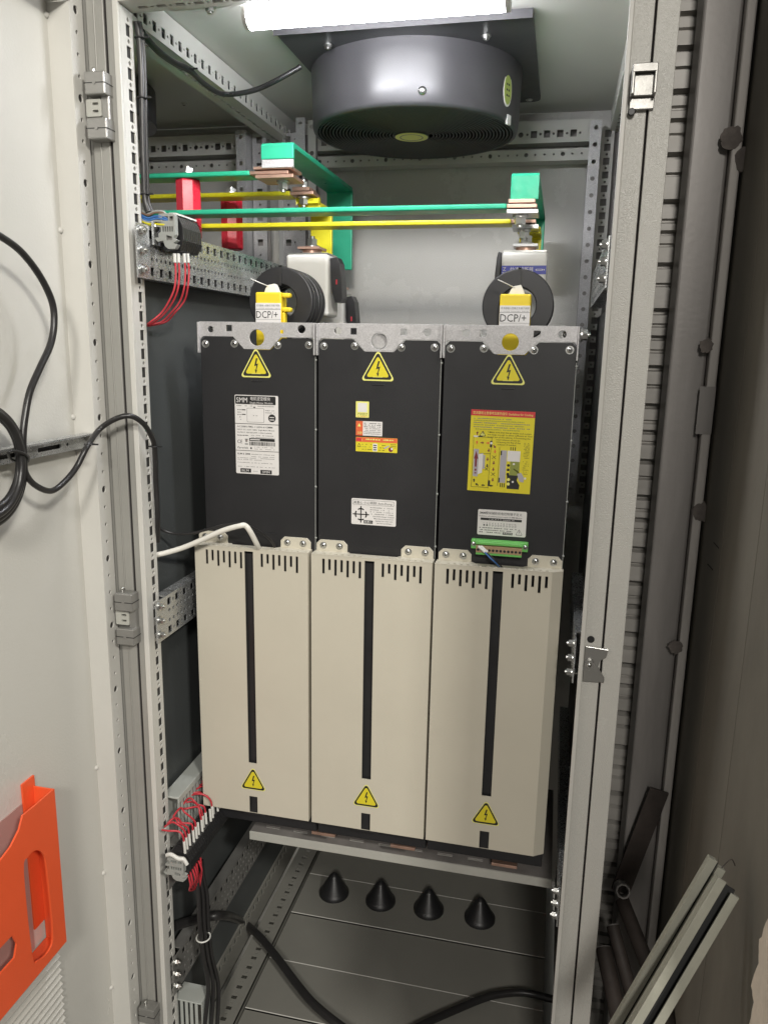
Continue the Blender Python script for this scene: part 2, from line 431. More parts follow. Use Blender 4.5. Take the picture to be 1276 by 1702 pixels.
# side panels
b = MB(); b.box(-22, -19, 16, 640, ZB, -296, m_dark); b.build('divider_panel', cab)
b = MB(); b.box(640, 642, 15, 700, -318, ZT - 1, m_paint); b.build('side_panel', cab)
b = MB(); b.box(626, 629, 15, 698, ZB, -320, m_black)
h = []
b.build('divider_panel', cab)

def perf_bracket(X, y0, y1, z0, z1, sgn, top=False, flange=18, blt=(0, 1, 2), name='mounting_rail', mm=None, pole=True, start=38):
    """perforated zinc channel running into the cabinet, with three bolts at the front"""
    mm = mm or m_zinc
    b = MB(); F = Fr((X, 0, 0), (0, sgn, 0), (0, 0, 1)); h = []
    H = z1 - z0
    n = int((y1 - y0 - start) / 12.5)
    for j in range(n):
        y = y0 + start + 12.5 * j
        for r, fz in enumerate((.84, .62, .38, .15)):
            z = z0 + H * fz
            if r in (0, 3): h.append(sq(sgn * y, z, 10.5, 11) if j % 2 == 0 else circ(sgn * y, z, 2.4, 8))
            else: h.append(circ(sgn * y, z, 2.9, 8))
    a0, a1 = sorted((sgn * y0, sgn * y1))
    b.rect(F, a0, a1, z0, z1, -2, 0, mm, holes=h)
    xa, xb = (X - flange, X - 2.2) if sgn > 0 else (X + 2.2, X + flange)
    for zz in (z0, z1):
        b.box(xa, xb, y0 + 30, y1, zz - (0 if zz == z0 else 2), zz + (2 if zz == z0 else 0), mm)
    b.box(xb - 5, xb - 4, y0 + 30, y1, z0 + 2.1, z1 - 2.1, m_ink) if sgn > 0 else b.box(xa + 4, xa + 5, y0 + 30, y1, z0 + 2.1, z1 - 2.1, m_ink)  # black sheet behind the holes paints in the channel's inner shade
    o = b.build(name, cab)
    for k in blt:
        bb = MB(); z = z1 - 9 - k * (H - 20) / 2
        bb.hexbolt((X, y0 + 10, z), (sgn, 0, 0), 5, 7); bb.build('bolt', o)
    return o
perf_bracket(12, -24, 622, -301, -232, 1)
perf_bracket(11, -16, 600, -816, -752, 1)
perf_bracket(604, -14, 470, -312, -254, -1)
perf_bracket(600, -14, 300, -808, -748, -1)
zq = at(281, 1432, X=11).z; perf_bracket(11, -16, 560, zq - 50, zq + 9, 1, mm=m_hinge, blt=(0, 1))  # darker metal stands in for the dim light low in the cabinet
za, zc = at(283, 1614, X=11).z, at(284, 1656, X=11).z; perf_bracket(11, -16, 560, zc - 11, za + 9, 1, mm=m_hinge)  # lowest rail also darkened in colour, in place of real shade
zr = at(928, 1513, X=604).z; perf_bracket(604, -14, 560, zr - 50, zr + 9, -1)
# bottom side beams
for X, s in ((-17, 1), (627, -1)):
    b = MB(); F = Fr((X, 0, 0), (0, s, 0), (0, 0, 1)); h = []
    for j in range(0, 23):
        y = 588 - 25 * j
        h += [sq(s * y, -1588, 10, 13), circ(s * (y - 12.5), -1588, 2.2, 8)]
    b.rect(F, *sorted((s * 16, s * 690)), -1640, -1572, -1.8, 0, m_floorp, holes=h)
    b.box(X - 2 if s < 0 else X - 3, X + 3 if s < 0 else X + 2, 16, 690, -1571.8, -1570, m_floorp)
    b.build('bottom_beam', cab)
# galvanised runner inside the base (left of the floor plates)
b = MB(); h = []
for j in range(24):
    h += [sq(80 + 25 * j, 26, 9, 11), circ(92 + 25 * j, 26, 2.2, 8)]
b.rect(Fr((0, 0, -1612), (0, -1, 0), (1, 0, 0)), -690, -20, 2, 50, -2, 0, m_floorp, holes=[[(-p[0], p[1]) for p in q] for q in h])
b.rect(Fr((50, 0, 0), (0, 1, 0), (0, 0, 1)), 20, 690, -1636, -1612, -2, 0, m_floorp)
b.build('base_runner', cab)
# floor plates
for k, (y0, y1) in enumerate(((-18, 166), (168, 294), (296, 427), (429, 560), (562, 696))):
    b = MB(); b.box(53, 606, y0, y1, -1623, -1620 + (1.5 if k % 2 else 0), m_floorp)
    b.box(53, 606, y0, y0 + 1.5, -1630, -1619 + (1.5 if k % 2 else 0), m_smooth)
    b.build('floor_plate', cab, bevel=.6)
b = MB(); b.box(-46, 660, -18, 700, -1720, -1650, m_smooth); b.build('plinth', cab)
# hinges
def hinge(z0, z1):
    b = MB(); H = z1 - z0
    for a, c in ((0, .27), (.62, 1)) if False else ((z1 - H * .34, z1), (z0, z0 + H * .32)):
        b.box(-41, -13, -40, -20.2, a, c, m_hinge)
    b.box(-26, -14, -30, -20.4, z0 + 2, z1 - 2, m_hinge)
    o = b.build('hinge', cab, bevel=1.6)
    for a, c in ((z1 - H * .34, z1), (z0, z0 + H * .32)):
        m = (a + c) / 2; b = MB()
        b.box(-41.4, -12.6, -40.4, -20.1, m - .5, m + .5, m_ink); b.build('clamp_slot', o)
        b = MB(); b.cyl((-27, -39.8, m), (-27, -41, m), 2.2, m_hinge, n=10); b.build('screw', o)
    b = MB()
    b.rect(FY(-32), -45, -24, z0 + H * .36, z1 - H * .38, -3, 0, m_lip, r=2,
           holes=[rrect(-36, -28, z0 + H * .42, z0 + H * .46, 1), rrect(-36, -28, z0 + H * .53, z0 + H * .57, 1)])
    b.box(-28, -14, -31, -20.2, z0 + H * .33, z1 - H * .35, m_hinge) if False else None
    b.build('hinge_plate', o)
    b = MB(); b.cyl((-33, -30, z1 + .1), (-33, -30, z1 + 5), 2.4, m_chrome); b.dome((-33, -30, z1 + 5), (0, 0, 1), 2.4, 2, m_chrome); b.build('hinge_pin', o)
hinge(-135, -57); hinge(-813, -735); hinge(-1520, -1440)
# catch block and latch plate on the right post
b = MB(); b.box(614, 640, -44, -25.2, -92, -84, m_hinge); b.box(614, 617, -44, -25.2, -114, -92, m_hinge); b.box(637, 640, -44, -25.2, -114, -92, m_hinge)
b.box(617, 637, -36, -25.2, -114, -92, m_hinge); b.cyl((617, -26, -128), (617, -31, -128), 4, m_ink, n=12)
b.box(614, 640, -30, -25.2, -126, -114.2, m_hinge); b.build('door_catch', cab, bevel=.8)
b = MB()
poly = [(613, -798), (639, -797), (639, -790), (634, -783), (630, -776), (632, -768), (639, -763), (641, -752), (613, -750)]
b.prism(poly, FY(-25.5), 0, 3, m_chrome); o = b.build('latch_plate', cab, bevel=.5)
b = MB(); b.cyl((619, -28.6, -773), (619, -33, -773), 6, m_hinge, n=16); b.screw((619, -33, -773), (0, -1, 0), 3); b.build('screw', o)
b = MB(); b.cyl((619, -23.2, -742), (619, -24.2, -742), 4.6, m_ink, n=14)
b.build('drilled_hole', cab)

# ---- door, open at a right angle
b = MB(); b.box(-84, -81, -760, -20, -1655, 62, m_doorp)
door = b.build('door', cab)
b = MB(); h = []
i = 0; z = 14
while z > -1600:
    big = i % 4 == 0
    h.append(circ(-34.5, z, 5.0 if big else 2.7, 14)); z -= 25; i += 1
b.rect(FXp(-52), -46, -23, -1640, 40, 0, 2, m_smooth, holes=h)
b.box(-81, -50.2, -48, -46.2, -1640, 19, m_smooth)
b.box(-81, -50, -23, -20, -1655, 62, m_smooth)
b.box(-52, -50, -760, -46.1, 20, 40, m_smooth); b.box(-81, -50.2, -760, -48, 20, 21.8, m_smooth)
b.box(-81, -52, -760, -20, 60, 62, m_smooth)
b.box(-54.5, -52.3, -45, -24, -1640, 40, m_groove)  # dark sheet behind the flange holes, painted in as their shade
b.build('perforated_flange', door)
b = MB()
for z in (5, -245, -485, -1010, -1190, -1400):
    b.dome((-80.8, -50, z), (1, -.2, 0), 4, 3.5, m_smooth)
b.build('weld_stud', door)
b = MB()   # zinc cross rail on the door
h = []
for y in (-640, -560, -480, -400, -320, -236, -150): 
    h += [rrect(y, y + 46, -520, -514.5, 2), circ(y + 60, -517, 2.2, 8)]
b.rect(FXp(-66), -740, -26, -526, -508, 0, 2, m_zinc, holes=h)
b.box(-66, -50, -740, -49, -508.2, -506, m_zinc); b.box(-80, -66.2, -740, -49, -526, -524, m_zinc)
b.cyl((-63.8, -35, -517), (-60, -35, -517), 6.5, m_chrome, n=14); b.screw((-60, -35, -517), (1, 0, 0), 4.5)
b.box(-70, -68, -740, -50, -524, -509, m_groove)  # dark sheet stands in for the shade behind the rail slots
b.build('door_rail', door)
b = MB()   # ventilation louvres
for k in range(26):
    z = -1222 - 11.5 * k
    F = Fr((-81, 0, z), (0, 1, 0), (0, 0, 1))
    b.prism([(0, -3.5), (6, -1.5), (6, 0), (0, 4)], Fr((-81, -480, z), (1, 0, 0), (0, 0, 1)), -310, 0, m_paint)
b.build('vent_louvres', door)

# ================================================================ NEIGHBOURING BAY
nb = thing('adjoining_cabinet', 'shadowed grey cabinet bay seen through the gap at upper left behind the busbars', 'cabinet', (-300, 350, -1720))
b = MB(); b.box(-640, -62, -20, 705, ZT, ZT + 2, m_smooth); b.build('roof_panel', nb)
b = MB(); b.box(-640, -60, 700, 702, ZB, ZT - 1, m_paint); b.build('back_panel', nb)
b = MB(); b.box(-642, -640, -20, 702, ZB, ZT, m_paint); b.build('side_panel', nb)
rails(-630, -112, nb)
b = MB(); b.prism(rrect(-480, -150, 215, 520, 12), Fr((0, 0, 66), (1, 0, 0), (0, -1, 0)), 0, 3, m_fan) if False else None
b.prism(rrect(-480, -150, -520, -215, 14), Fr((0, 0, 71), (1, 0, 0), (0, -1, 0)), -8, -2, m_fan)
for x, y in ((-172, 240), (-172, 495), (-455, 240)): b.screw((x, y, 61), (0, 0, -1), 5)
b.cyl((-315, 367, 60), (-315, 367, 0), 135, m_fan, n=48)
b.build('fan_plate', nb)

# ================================================================ LED LAMP
lamp = thing('led_tube_lamp', 'short glowing white LED tube lamp under the cabinet roof', 'lamp', (302, 60, 20))
b = MB(); b.cyl((140, 60, 30.5), (467, 60, 30.5), 16.5, m_led, n=32); b.build('diffuser_tube', lamp)
for xa, xb in ((467.1, 473), (134, 139.9)):
    b = MB(); b.cyl((xa, 60, 30.5), (xb, 60, 30.5), 17, m_white, n=28); b.build('end_cap', lamp)
b = MB(); b.box(139, 468, 50, 72, 48, 70, m_white); b.build('lamp_base', lamp, bevel=1)
b = MB(); b.box(40, 590, 30, 40, 34, 37, m_smooth); b.box(40, 590, 38.2, 40, 37.1, 70, m_smooth); b.build('lamp_bracket', lamp)
b = MB(); b.hexbolt((96, 34, 33.8), (0, 0, -1), 6, 6); b.build('bolt', lamp)

# ================================================================ FAN
fan = thing('roof_fan', 'round dark axial fan hanging from the cabinet roof behind the lamp', 'fan', (306, 426, -30))
cy = 426
_a, _b = at(529, 218, Y=cy), at(859, 218, Y=cy); cx = (_a.x + _b.x) / 2; RF = (_b.x - _a.x) / 2 + 1
b = MB(); b.prism(rrect(118, 492, -600, -205, 16), Fr((0, 0, 70), (1, 0, 0), (0, -1, 0)), 0, 6, m_fan)
b.prism(rrect(118, 492, 202, 204, .5), Fr((0, 0, 0), (1, 0, 0), (0, 1, 0)), 58, 70, m_fan) 
b.build('mounting_plate', fan, bevel=1.5)
b = MB()
n = 64; prof = [(RF + 3, 64), (RF + 2, 40), (RF + 1, 5), (RF, -24), (RF - 2, -29), (RF - 8, -30)]
vs = [(cx + r * math.cos(2 * math.pi * i / n), cy + r * math.sin(2 * math.pi * i / n), z) for r, z in prof for i in range(n)]
b.add(vs, [(j * n + i, (j + 1) * n + i, (j + 1) * n + (i + 1) % n, j * n + (i + 1) % n) for j in range(len(prof) - 1) for i in range(n)], m_fan, True)
b.cyl((cx, cy, -27), (cx, cy, 60), RF - 8, m_blackp, n=64, caps=False)
b.build('housing', fan)
b = MB()
for k in range(24):
    r = 32 + k * (RF - 8 - 32) / 23.6; z = -29
    b.tube([(cx + r * math.cos(2 * math.pi * i / 48), cy + r * math.sin(2 * math.pi * i / 48), z) for i in range(48)], 1.3, m_fan, n=6, sub=1, closed=True)
for k in range(4):
    a = math.pi / 4 + k * math.pi / 2 + .3
    b.tube([(cx + 28 * math.cos(a), cy + 28 * math.sin(a), -25), (cx + (RF - 8) * math.cos(a), cy + (RF - 8) * math.sin(a), -25)], 2, m_fan, n=6)
b.build('finger_guard', fan)
b = MB()
for k in range(7):
    a = k * 2 * math.pi / 7
    e1 = Vector((math.cos(a), math.sin(a), 0)); e2 = Vector((-math.sin(a), math.cos(a), 0)); c = Vector((cx, cy, 0))
    b.add([c + e1 * 30 - e2 * 12 + Vector((0, 0, 0)), c + e1 * 30 + e2 * 12 + Vector((0, 0, 22)), c + e1 * 142 + e2 * 62 + Vector((0, 0, 20)), c + e1 * 142 - e2 * 18 + Vector((0, 0, 2))], [(0, 1, 2, 3)], m_blackp)
b.cyl((cx, cy, -20), (cx, cy, 50), 40, m_blackp, n=32)
b.build('impeller', fan)
b = MB(); b.cyl((cx - 6, cy, -27), (cx - 6, cy, -31.5), 30, m_fan, n=36); b.cyl((cx - 6, cy, -31.5), (cx - 6, cy, -32.2), 28, m_lab_yp, n=36)
Ft = Fr((cx - 6, cy, -32.4), (1, 0, 0), (0, 1, 0))
Ft.N = -Ft.N
b.cyl((cx - 6, cy, -32.2), (cx - 6, cy, -32.5), 20, m_inkg, n=32, inner=18.6)
b.build('hub_label', fan)
pc = at(843, 145, Y=290)
b = MB()
a = math.radians(-24)
nr = Vector((math.cos(a), math.sin(a), 0)); tg = Vector((-nr.y, nr.x, 0))
c0 = Vector((cx, cy, 14)) + nr * (RF + .8)
Fl = Fr(c0, tg, (0, 0, 1))
for rr, mm_, cc in ((1, m_label, .6), (.88, m_olive, 1.0)):
    b.prism([(13 * rr * math.cos(t * math.pi / 14), 24 * rr * math.sin(t * math.pi / 14)) for t in range(28)], Fl, -3, cc, mm_)
for dy in (8, 0, -8):
    for dx in (-4, 2): b.prism(sq(dx + 1, dy, 3.4, 3), Fl, 1, 1.3, m_ink)
b.rect(Fl, 4, 15, -48, -34, -3, .5, m_label)
b.build('rating_label', fan)
b = MB(); b.dome((cx + 42, cy - math.sqrt(RF * RF - 42 * 42) - .8, -10), (.25, -1, 0), 6.5, 5, m_chrome, n=20); b.build('screw', fan)
for x, y in ((545, 75), (808, 60)):
    b = MB(); p = at(x, y, Z=62); b.hexbolt((p.x, p.y, 63.5), (0, 0, -1), 5.5, 5); b.build('bolt', fan)
b = MB(); b.screw((472, 580, 63), (0, 0, -1), 5); b.build('bolt', fan)

# ================================================================ DRIVE MODULES
BOLT = [(.02, .50), (.14, .50), (.02, .12), (.17, .16), (.03, -.30), (.10, -.25), (0, -.5), (-.10, -.22), (-.03, -.28), (.05, .03), (-.13, -.02)]
def tri(w, h, r=3, k=4):
    """rounded triangle centred at origin (bounding box w x h)"""
    V = [Vector((0, h * .5)), Vector((-w / 2, -h * .5)), Vector((w / 2, -h * .5))]; out = []
    for i in range(3):
        p, q, s_ = V[i], V[i - 1], V[(i + 1) % 3]
        d1 = (q - p).normalized(); d2 = (s_ - p).normalized(); ang = d1.angle(d2); L = r / math.tan(ang / 2)
        bis = (d1 + d2).normalized(); c = p + bis * (r / math.sin(ang / 2))
        a = p + d1 * L; e = p + d2 * L
        A = math.atan2((a - c).y, (a - c).x); B = math.atan2((e - c).y, (e - c).x)
        D = (B - A + math.pi) % (2 * math.pi) - math.pi
        out += [(c.x + r * math.cos(A + D * t / k), c.y + r * math.sin(A + D * t / k)) for t in range(k + 1)]
    return out
def hazard(b, F, w, h, kind):
    mg = [(1, m_lab_yp), (.88, m_ink), (.68, m_lab_y)] if kind == 0 else [(1.06, m_lab_yp), (.99, m_ink), (.80, m_lab_y)]
    for k, (s_, m_) in enumerate(mg):
        f2 = Fr(F.O - F.V * ((1 - s_) * h * .12), F.U, F.V)
        b.prism(tri(w * s_, h * s_, 3.2 * s_), f2, 0 if k == 0 else .3 + .12 * (k - 1), .3 + .12 * k, m_)
    q = [(x * h * .46, y * h * .50 - h * .12) for x, y in BOLT]
    b.prism(q, F, .55, .70, m_ink)
    if kind == 0: b.rect(F, -w * .14, w * .14, -h * .385, -h * .372, .5, .62, m_lab_yp)
def scribble(b, F, x0, x1, y, h, c, m, dens=.62, seed=0):
    """a line of unreadable small print: short irregular strokes"""
    R = random.Random(seed); x = x0
    while x < x1:
        w = R.uniform(.7, 1.5) * h
        if R.random() < dens + .2:
            b.rect(F, x, min(x + w * .72, x1), y - h * R.uniform(.22, .34), y + h * R.uniform(.2, .36), c - .02, c, m)
        x += w
    # thin, dense rows read as printed text at photo distance
XM = [36, 218, 400, 582]
KC = 1.0252
def kx(x): return CAM.x + (x - CAM.x) * KC
def kz(z): return CAM.z + (z - CAM.z) * KC
COV = [(kx(41.5), kx(219.5)), (kx(224.5), kx(402)), (kx(405.5), kx(581))]
SLOT = [tuple(kx(v) for v in q) for q in ((123, 137.3, 118.6, 131.8), (304.5, 318.8, 304, 318.4), (486.5, 500.5, 486.5, 500.5))]
modlab = ['black drive module with beige cover, leftmost of the three, carrying the tall white name plate',
          'middle black drive module with beige cover and the small orange and yellow stickers',
          'black drive module with beige cover at right, bearing the big yellow cooling guide']
MODS = []
for k in range(3):
    x0, x1 = XM[k] + 1, XM[k + 1] - 1
    mod = thing('drive_module', modlab[k], 'drive unit', ((x0 + x1) / 2, 200, -1190), 'drive modules side by side in the cabinet'); MODS.append(mod)
    b = MB(); xc = (x0 + x1) / 2; ZM = -353
    b.box(x0 + .5, x1 - .5, 102.2, 420, -1170, -394, m_black)
    b.box(x0 + 6, x1 - 6, 66, 100, -1110, -700, m_black) if False else None
    b.build('housing', mod, bevel=1.2)
    b = MB()   # black front sheet with the notched top edge
    zt = -375
    P = [(x0 + 1, -1166), (x1 - 1, -1166), (x1 - 1, zt - 7), (x1 - 8, zt), (xc + 38, zt), (xc + 21, zt - 17), (xc - 21, zt - 17), (xc - 38, zt), (x0 + 8, zt), (x0 + 1, zt - 7)]
    b.prism(P, FY(100), 0, 2, m_black)
    b.box(xc - 9, xc + 9, 96.5, 97.9, -438, -436.6, m_blackp)
    b.build('front_panel', mod, bevel=.5)
    # galvanised top bracket
    b = MB(); d = -1 if k < 2 else 1
    hs = [circ(xc, -377 if k == 1 else -375, 11.5 if k != 1 else 11.5, 28), circ(x0 + 30 if k else x0 + 18, -364, 5.2, 16), sq(x0 + 53, -364, 9, 9), sq(x1 - 55, -364, 9, 9), circ(x1 - 22, -364, 5.4, 16)]
    if k == 0: hs = [circ(xc, -375, 11.5, 28), circ(x0 + 18, -364, 4.6, 16), sq(x0 + 47, -362, 9, 9), circ(x1 - 22, -362, 5.8, 18), sq(x1 - 52, -366, 5, 5)]
    b.rect(FY(101.2), x0, x1, -402, ZM, 0, 1.6, m_galv, holes=hs) if False else None
    b.rect(FY(99.4), x0, x1, -396, ZM, 0, .1, m_galv) if False else None
    b.prism([(x0, ZM), (x0, -380), (x0 + 6, -374), (xc - 37, -374), (xc - 20, -391.5), (xc + 20, -391.5), (xc + 37, -374), (x1 - 6, -374), (x1, -380), (x1, ZM)], FY(99.8), 0, 2.4, m_galv, holes=hs)
    b.box(x0, x0 + 2, 90, 97.2, -398, ZM - 1, m_galv); b.box(x1 - 2, x1, 90, 97.2, -398, ZM - 1, m_galv)
    b.box(x0 + .5, x1 - .5, 100, 118, ZM - 1.5, ZM, m_galv)
    br = b.build('top_bracket', mod, bevel=.4)
    for xx, zz in ((x0 + 9.5, -384), (x0 + 55, -383), (x1 - 58, -384), (x1 - 11, -383)):
        b = MB(); b.screw((xx, 98, zz - 1), (0, -1, 0), 4.3); b.build('screw', mod)
    b = MB()
    b.screw((x0 + 18 if k == 0 else (x0 + 20 if k == 1 else x1 - 18), 106, -364), (0, -1, 0), 4); 
    if k == 1: b.cyl((xc, 112, -377), (xc, 104, -377), 10, m_galv, n=20)
    b.build('bolt', mod)
    b = MB()
    for zz in (-405, -505, -590, -668): b.dome((x1 - .6, 97.6, zz), (0, -1, 0), 1.7, 1.2, m_greyp)
    b.box(x1 - 1.6, x1 - .8, 97.2, 98, -690, -400, m_greyp)
    b.build('seam_strip', mod)
    # warning triangle
    b = MB(); hazard(b, FY(97.9, xc - (2 if k == 0 else 1 if k == 1 else .5), -410), 50, 44, 0); b.build('warning_label', mod)
    # ---- cover
    c0, c1 = COV[k]; zt, zb = kz(-681), kz(-1116); YC = 76; S1, S2 = kz(-1029), kz(-1087)
    sa, sb, sc_, sd = SLOT[k]; s0, s1 = (sa + sc_) / 2, (sb + sd) / 2
    cham = 15 if k == 2 else 0
    cb = MB()
    vents = []
    for side in (0, 1):
        a = c0 + (17 if k else 18) if side == 0 else s1 + (12 if k != 1 else 11)
        for j in range(7):
            xx = a + 9.3 * j; dep = (28, 22, 30, 24, 31, 24, 31)[j] if side == 0 else (26, 20, 29, 22, 30, 22, 31)[j]
            if xx < (c1 - cham - 4): vents.append([(xx, zt - dep), (xx + 3.8, zt - dep), (xx + 3.8, zt - 5), (xx, zt - 5)])
    H = vents + [[(s0, S1), (s1, S1), (s1, zt - 3), (s0, zt - 3)]]
    # outline with the open slot at the bottom
    out = [(c0, zt), (c0, zb), (c1 - cham, zb), (c1 - cham, zt)]; H.append([(s0, zb + .03), (s1, zb + .03), (s1, S2), (s0, S2)])
    cb.prism(out, FY(YC), -1.8, 0, m_cover, holes=H)
    # sides and top
    cb.box(c0, c0 + 1.8, YC + 1.8, 97.6, zb, zt, m_cover)
    cb.box(c1 - 1.8, c1, YC + (10 if cham else 1.8), 97.6, zb, zt, m_cover)
    if cham: cb.prism([(c1 - cham, YC), (c1, YC + 10), (c1 - 1.8, YC + 10), (c1 - cham, YC + 1.8)], Fr((0, 0, 0), (1, 0, 0), (0, 1, 0)), zb, zt, m_cover)
    # vents continue over the top
    tv = [[(v[0][0], -YC - 7), (v[1][0], -YC - 7), (v[1][0], -YC - 2.5), (v[0][0], -YC - 2.5)] for v in vents]
    top = [(c0, -YC), (c1 - cham, -YC), (c1, -YC - (10 if cham else 0) - .1), (c1, -97.6), (c1 - 52, -97.6), (c1 - 56, -92), (c0 + 56, -92), (c0 + 52, -97.6), (c0, -97.6)]
    cb.prism(top, Fr((0, 0, zt), (1, 0, 0), (0, -1, 0)), 0, 1.8, m_cover, holes=[[(p[0], p[1]) for p in v] for v in tv]) if False else cb.prism([(x, y) for x, y in top], Fr((0, 0, zt + .2), (1, 0, 0), (0, -1, 0)), -1.6, 0, m_cover, holes=tv)
    cover = cb.build('front_cover', mod)
    for side in (0, 1):
        t0 = (c0 + 2 if k else c0 - 2) if side == 0 else c1 - 50
        b = MB(); b.prism([(t0, zt + 1), (t0 + 48, zt + 1), (t0 + 48, zt + 13), (t0 + 42, zt + 19), (t0 + 6, zt + 19), (t0, zt + 13)], FY(97.8), 0, 2, m_cover)
        tb = b.build('fixing_tab', cover, bevel=.4)
        for xx in (t0 + 11, t0 + 36):
            b = MB(); b.screw((xx, 95.6, zt + 10.5), (0, -1, 0), 3.9); b.build('screw', cover)
    b = MB(); hazard(b, FY(YC - .2, (s0 + s1) / 2 + .5, kz(-1055)), 43, 39, 1); b.build('warning_label', cover)
    # black body behind the cover slot
    b = MB(); b.box(s0 - 12, s1 + 12, YC + 6, 97, -1142, zt - 8, m_blackp); b.build('inner_channel', mod)
    b = MB(); b.box(c0 + 5, c1 - 17, 88, 97, -1100, zt - 40, m_blackp); b.build('inner_duct', mod)

FL = FY(97.7)
# name plate on module 1
b = MB()
X0, X1 = 90.5, 158.8
b.rect(FL, X0, X1, -576, -458, 0, .3, m_label, r=2)
b.rect(FL, X0 + 1, X1 - 4, -471.5, -459.2, .3, .45, m_ink, r=1.5)
b.text(FL, 'SMM', 10.5, X0 + 3, -469, .6, m_label, width=17)
b.text(FL, '电机逆变模块', 6, X0 + 25, -465.3, .6, m_label, width=31)
b.text(FL, 'Single Motor Module', 4, X0 + 24, -470.4, .6, m_label, width=36)
b.rect(FL, X0, X1, -500.9, -500.1, .3, .45, m_ink); b.rect(FL, X0, X1, -541.2, -540.5, .3, .45, m_ink)
for r in range(2): scribble(b, FL, X0 + 3 + 32 * r, X0 + 28 + 34 * r, -474, 1.8, .5, m_inkg, seed=r)
b.rect(FL, X0 + 19, X0 + 46, -498, -477, .3, .42, m_inkg, r=1.5); b.rect(FL, X0 + 19.5, X0 + 45.5, -497.5, -477.5, .42, .5, m_label, r=1.5)
scribble(b, FL, X0 + 29, X0 + 36, -488, 1.6, .6, m_inkg, seed=5)
for j in range(5):
    scribble(b, FL, X0 + 4, X0 + 10, -480 - 3.6 * j, 2, .5, m_inkg, seed=20 + j)
    if j % 2 == 0 and j < 4: b.rect(FL, X0 + 11, X0 + 17, -480.6 - 3.4 * j, -479.3 - 3.4 * j, .3, .5, m_ink)
for j in range(2): scribble(b, FL, X0 + 48, X1 - 6, -480 - 3.2 * j, 1.8, .5, m_inkg, seed=30 + j)
b.prism(circ(X1 - 10, -491, 5.8, 22), FL, .3, .45, m_ink)
for j in (-2, 1.6): b.rect(FL, X1 - 13.5, X1 - 6.5, -492 + j, -490.8 + j, .45, .55, m_label)
b.prism([(X0 + 29, -475), (X0 + 33, -475), (X0 + 31, -477.4)], FL, .4, .5, m_ink)
b.text(FL, 'ACS880-FM5-1140A-6+SMM', 3.5, X0 + 3, -506, .5, m_ink, width=56)
b.text(FL, 'INPUT: DC 1025V 1280A  Single Motor Module', 2.6, X0 + 3, -510.2, .5, m_ink, width=59)
b.text(FL, 'OUTPUT: 3Ø 660-690V 1140A 0-600Hz', 2.6, X0 + 3, -514.4, .5, m_ink, width=55)
scribble(b, FL, X0 + 3, X0 + 22, -518, 2, .5, m_ink, seed=41)
for j in range(2): scribble(b, FL, X0 + 25, X1 - 6, -517.5 - 3 * j, 1.5, .5, m_inkg, seed=43 + j)
b.text(FL, 'CE', 7.5, X0 + 3, -530, .5, m_ink, width=8)
b.rect(FL, X0 + 15, X0 + 20, -531.5, -530.2, .3, .5, m_ink); b.prism([(X0 + 15, -523), (X0 + 20, -523), (X0 + 18.6, -528), (X0 + 16.4, -528)], FL, .3, .5, m_inkg)
b.rect(FL, X0 + 22, X1 - 6, -526, -521.6, .3, .45, m_ink); b.rect(FL, X0 + 23.5, X0 + 39, -524.5, -523, .45, .55, m_label)
R = random.Random(3); x = X0 + 22
while x < X1 - 7:
    w = R.choice((.5, .8, 1.3)); b.rect(FL, x, x + w, -532.6, -527, .3, .5, m_ink); x += w + R.choice((.6, 1))
b.text(FL, 'Farwide', 4.5, X0 + 3, -538, .5, m_ink, width=17, shear=.2)
b.rect(FL, X0 + 23.5, X0 + 26, -538, -535.6, .3, .5, m_ink)
for j in range(2): scribble(b, FL, X0 + 30, X1 - 6, -535 - 2.8 * j, 1.4, .5, m_inkg, seed=50 + j)
b.text(FL, 'BLM & SMM', 3.6, X0 + 3, -547, .5, m_ink, width=20)
for j, (y, a, c) in enumerate(((-546, 25, 62), (-549.5, 25, 62), (-552, 3, 62), (-554.5, 3, 45), (-559, 3, 60), (-565, 3, 62))):
    scribble(b, FL, X0 + a, X0 + c, y, 1.5, .5, m_inkg, seed=60 + j)
b.rect(FL, X0 + 7, X0 + 24, -574, -568, .3, .45, m_ink); b.text(FL, 'BLM', 5, X0 + 9.5, -572.8, .6, m_label, width=11)
b.rect(FL, X0 + 39, X0 + 57, -575, -569, .3, .45, m_ink); b.text(FL, 'SMM', 5, X0 + 42, -573.8, .6, m_label, width=12)
b.rect(FL, X0 + 27, X0 + 35, -571.8, -571.3, .3, .45, m_inkg)
b.build('name_plate', MODS[0])
b = MB(); b.rect(FL, 108, 152, -668, -666, 0, 1.2, m_blackp, r=.8); b.rect(FL, 96, 112, -655, -653, 0, .6, m_blackp, r=.8); b.build('vent_slit', MODS[0])
# module 2 stickers
b = MB(); b.rect(FL, 276.5, 296, -484.5, -461.5, 0, .3, m_lab_yp, r=.8)
b.rect(FL, 279.5, 293, -476.8, -463.5, .3, .4, m_label)
for j in range(3): scribble(b, FL, 279, 294, -478.6 - 2.1 * j, 1.4, .5, m_ink if j < 2 else m_lab_o, seed=70 + j)
b.build('yellow_sticker', MODS[1])
b = MB(); b.rect(FL, 277, 316, -510.4, -489.6, 0, .3, m_label, r=.6); b.rect(FL, 277, 287.3, -510.4, -489.6, .3, .4, m_lab_o)
b.prism(tri(5, 5, .6), FY(97.3, 282, -495), 0, .15, m_lab_yp)
b.text(FL, '注意', 4, 279, -508, .5, m_lab_yp, width=7)
for j in range(7): scribble(b, FL, 289, 314, -492.5 - 2.5 * j, 1.7, .5, m_ink if j < 3 else m_inkg, seed=80 + j)
b.build('caution_sticker', MODS[1])
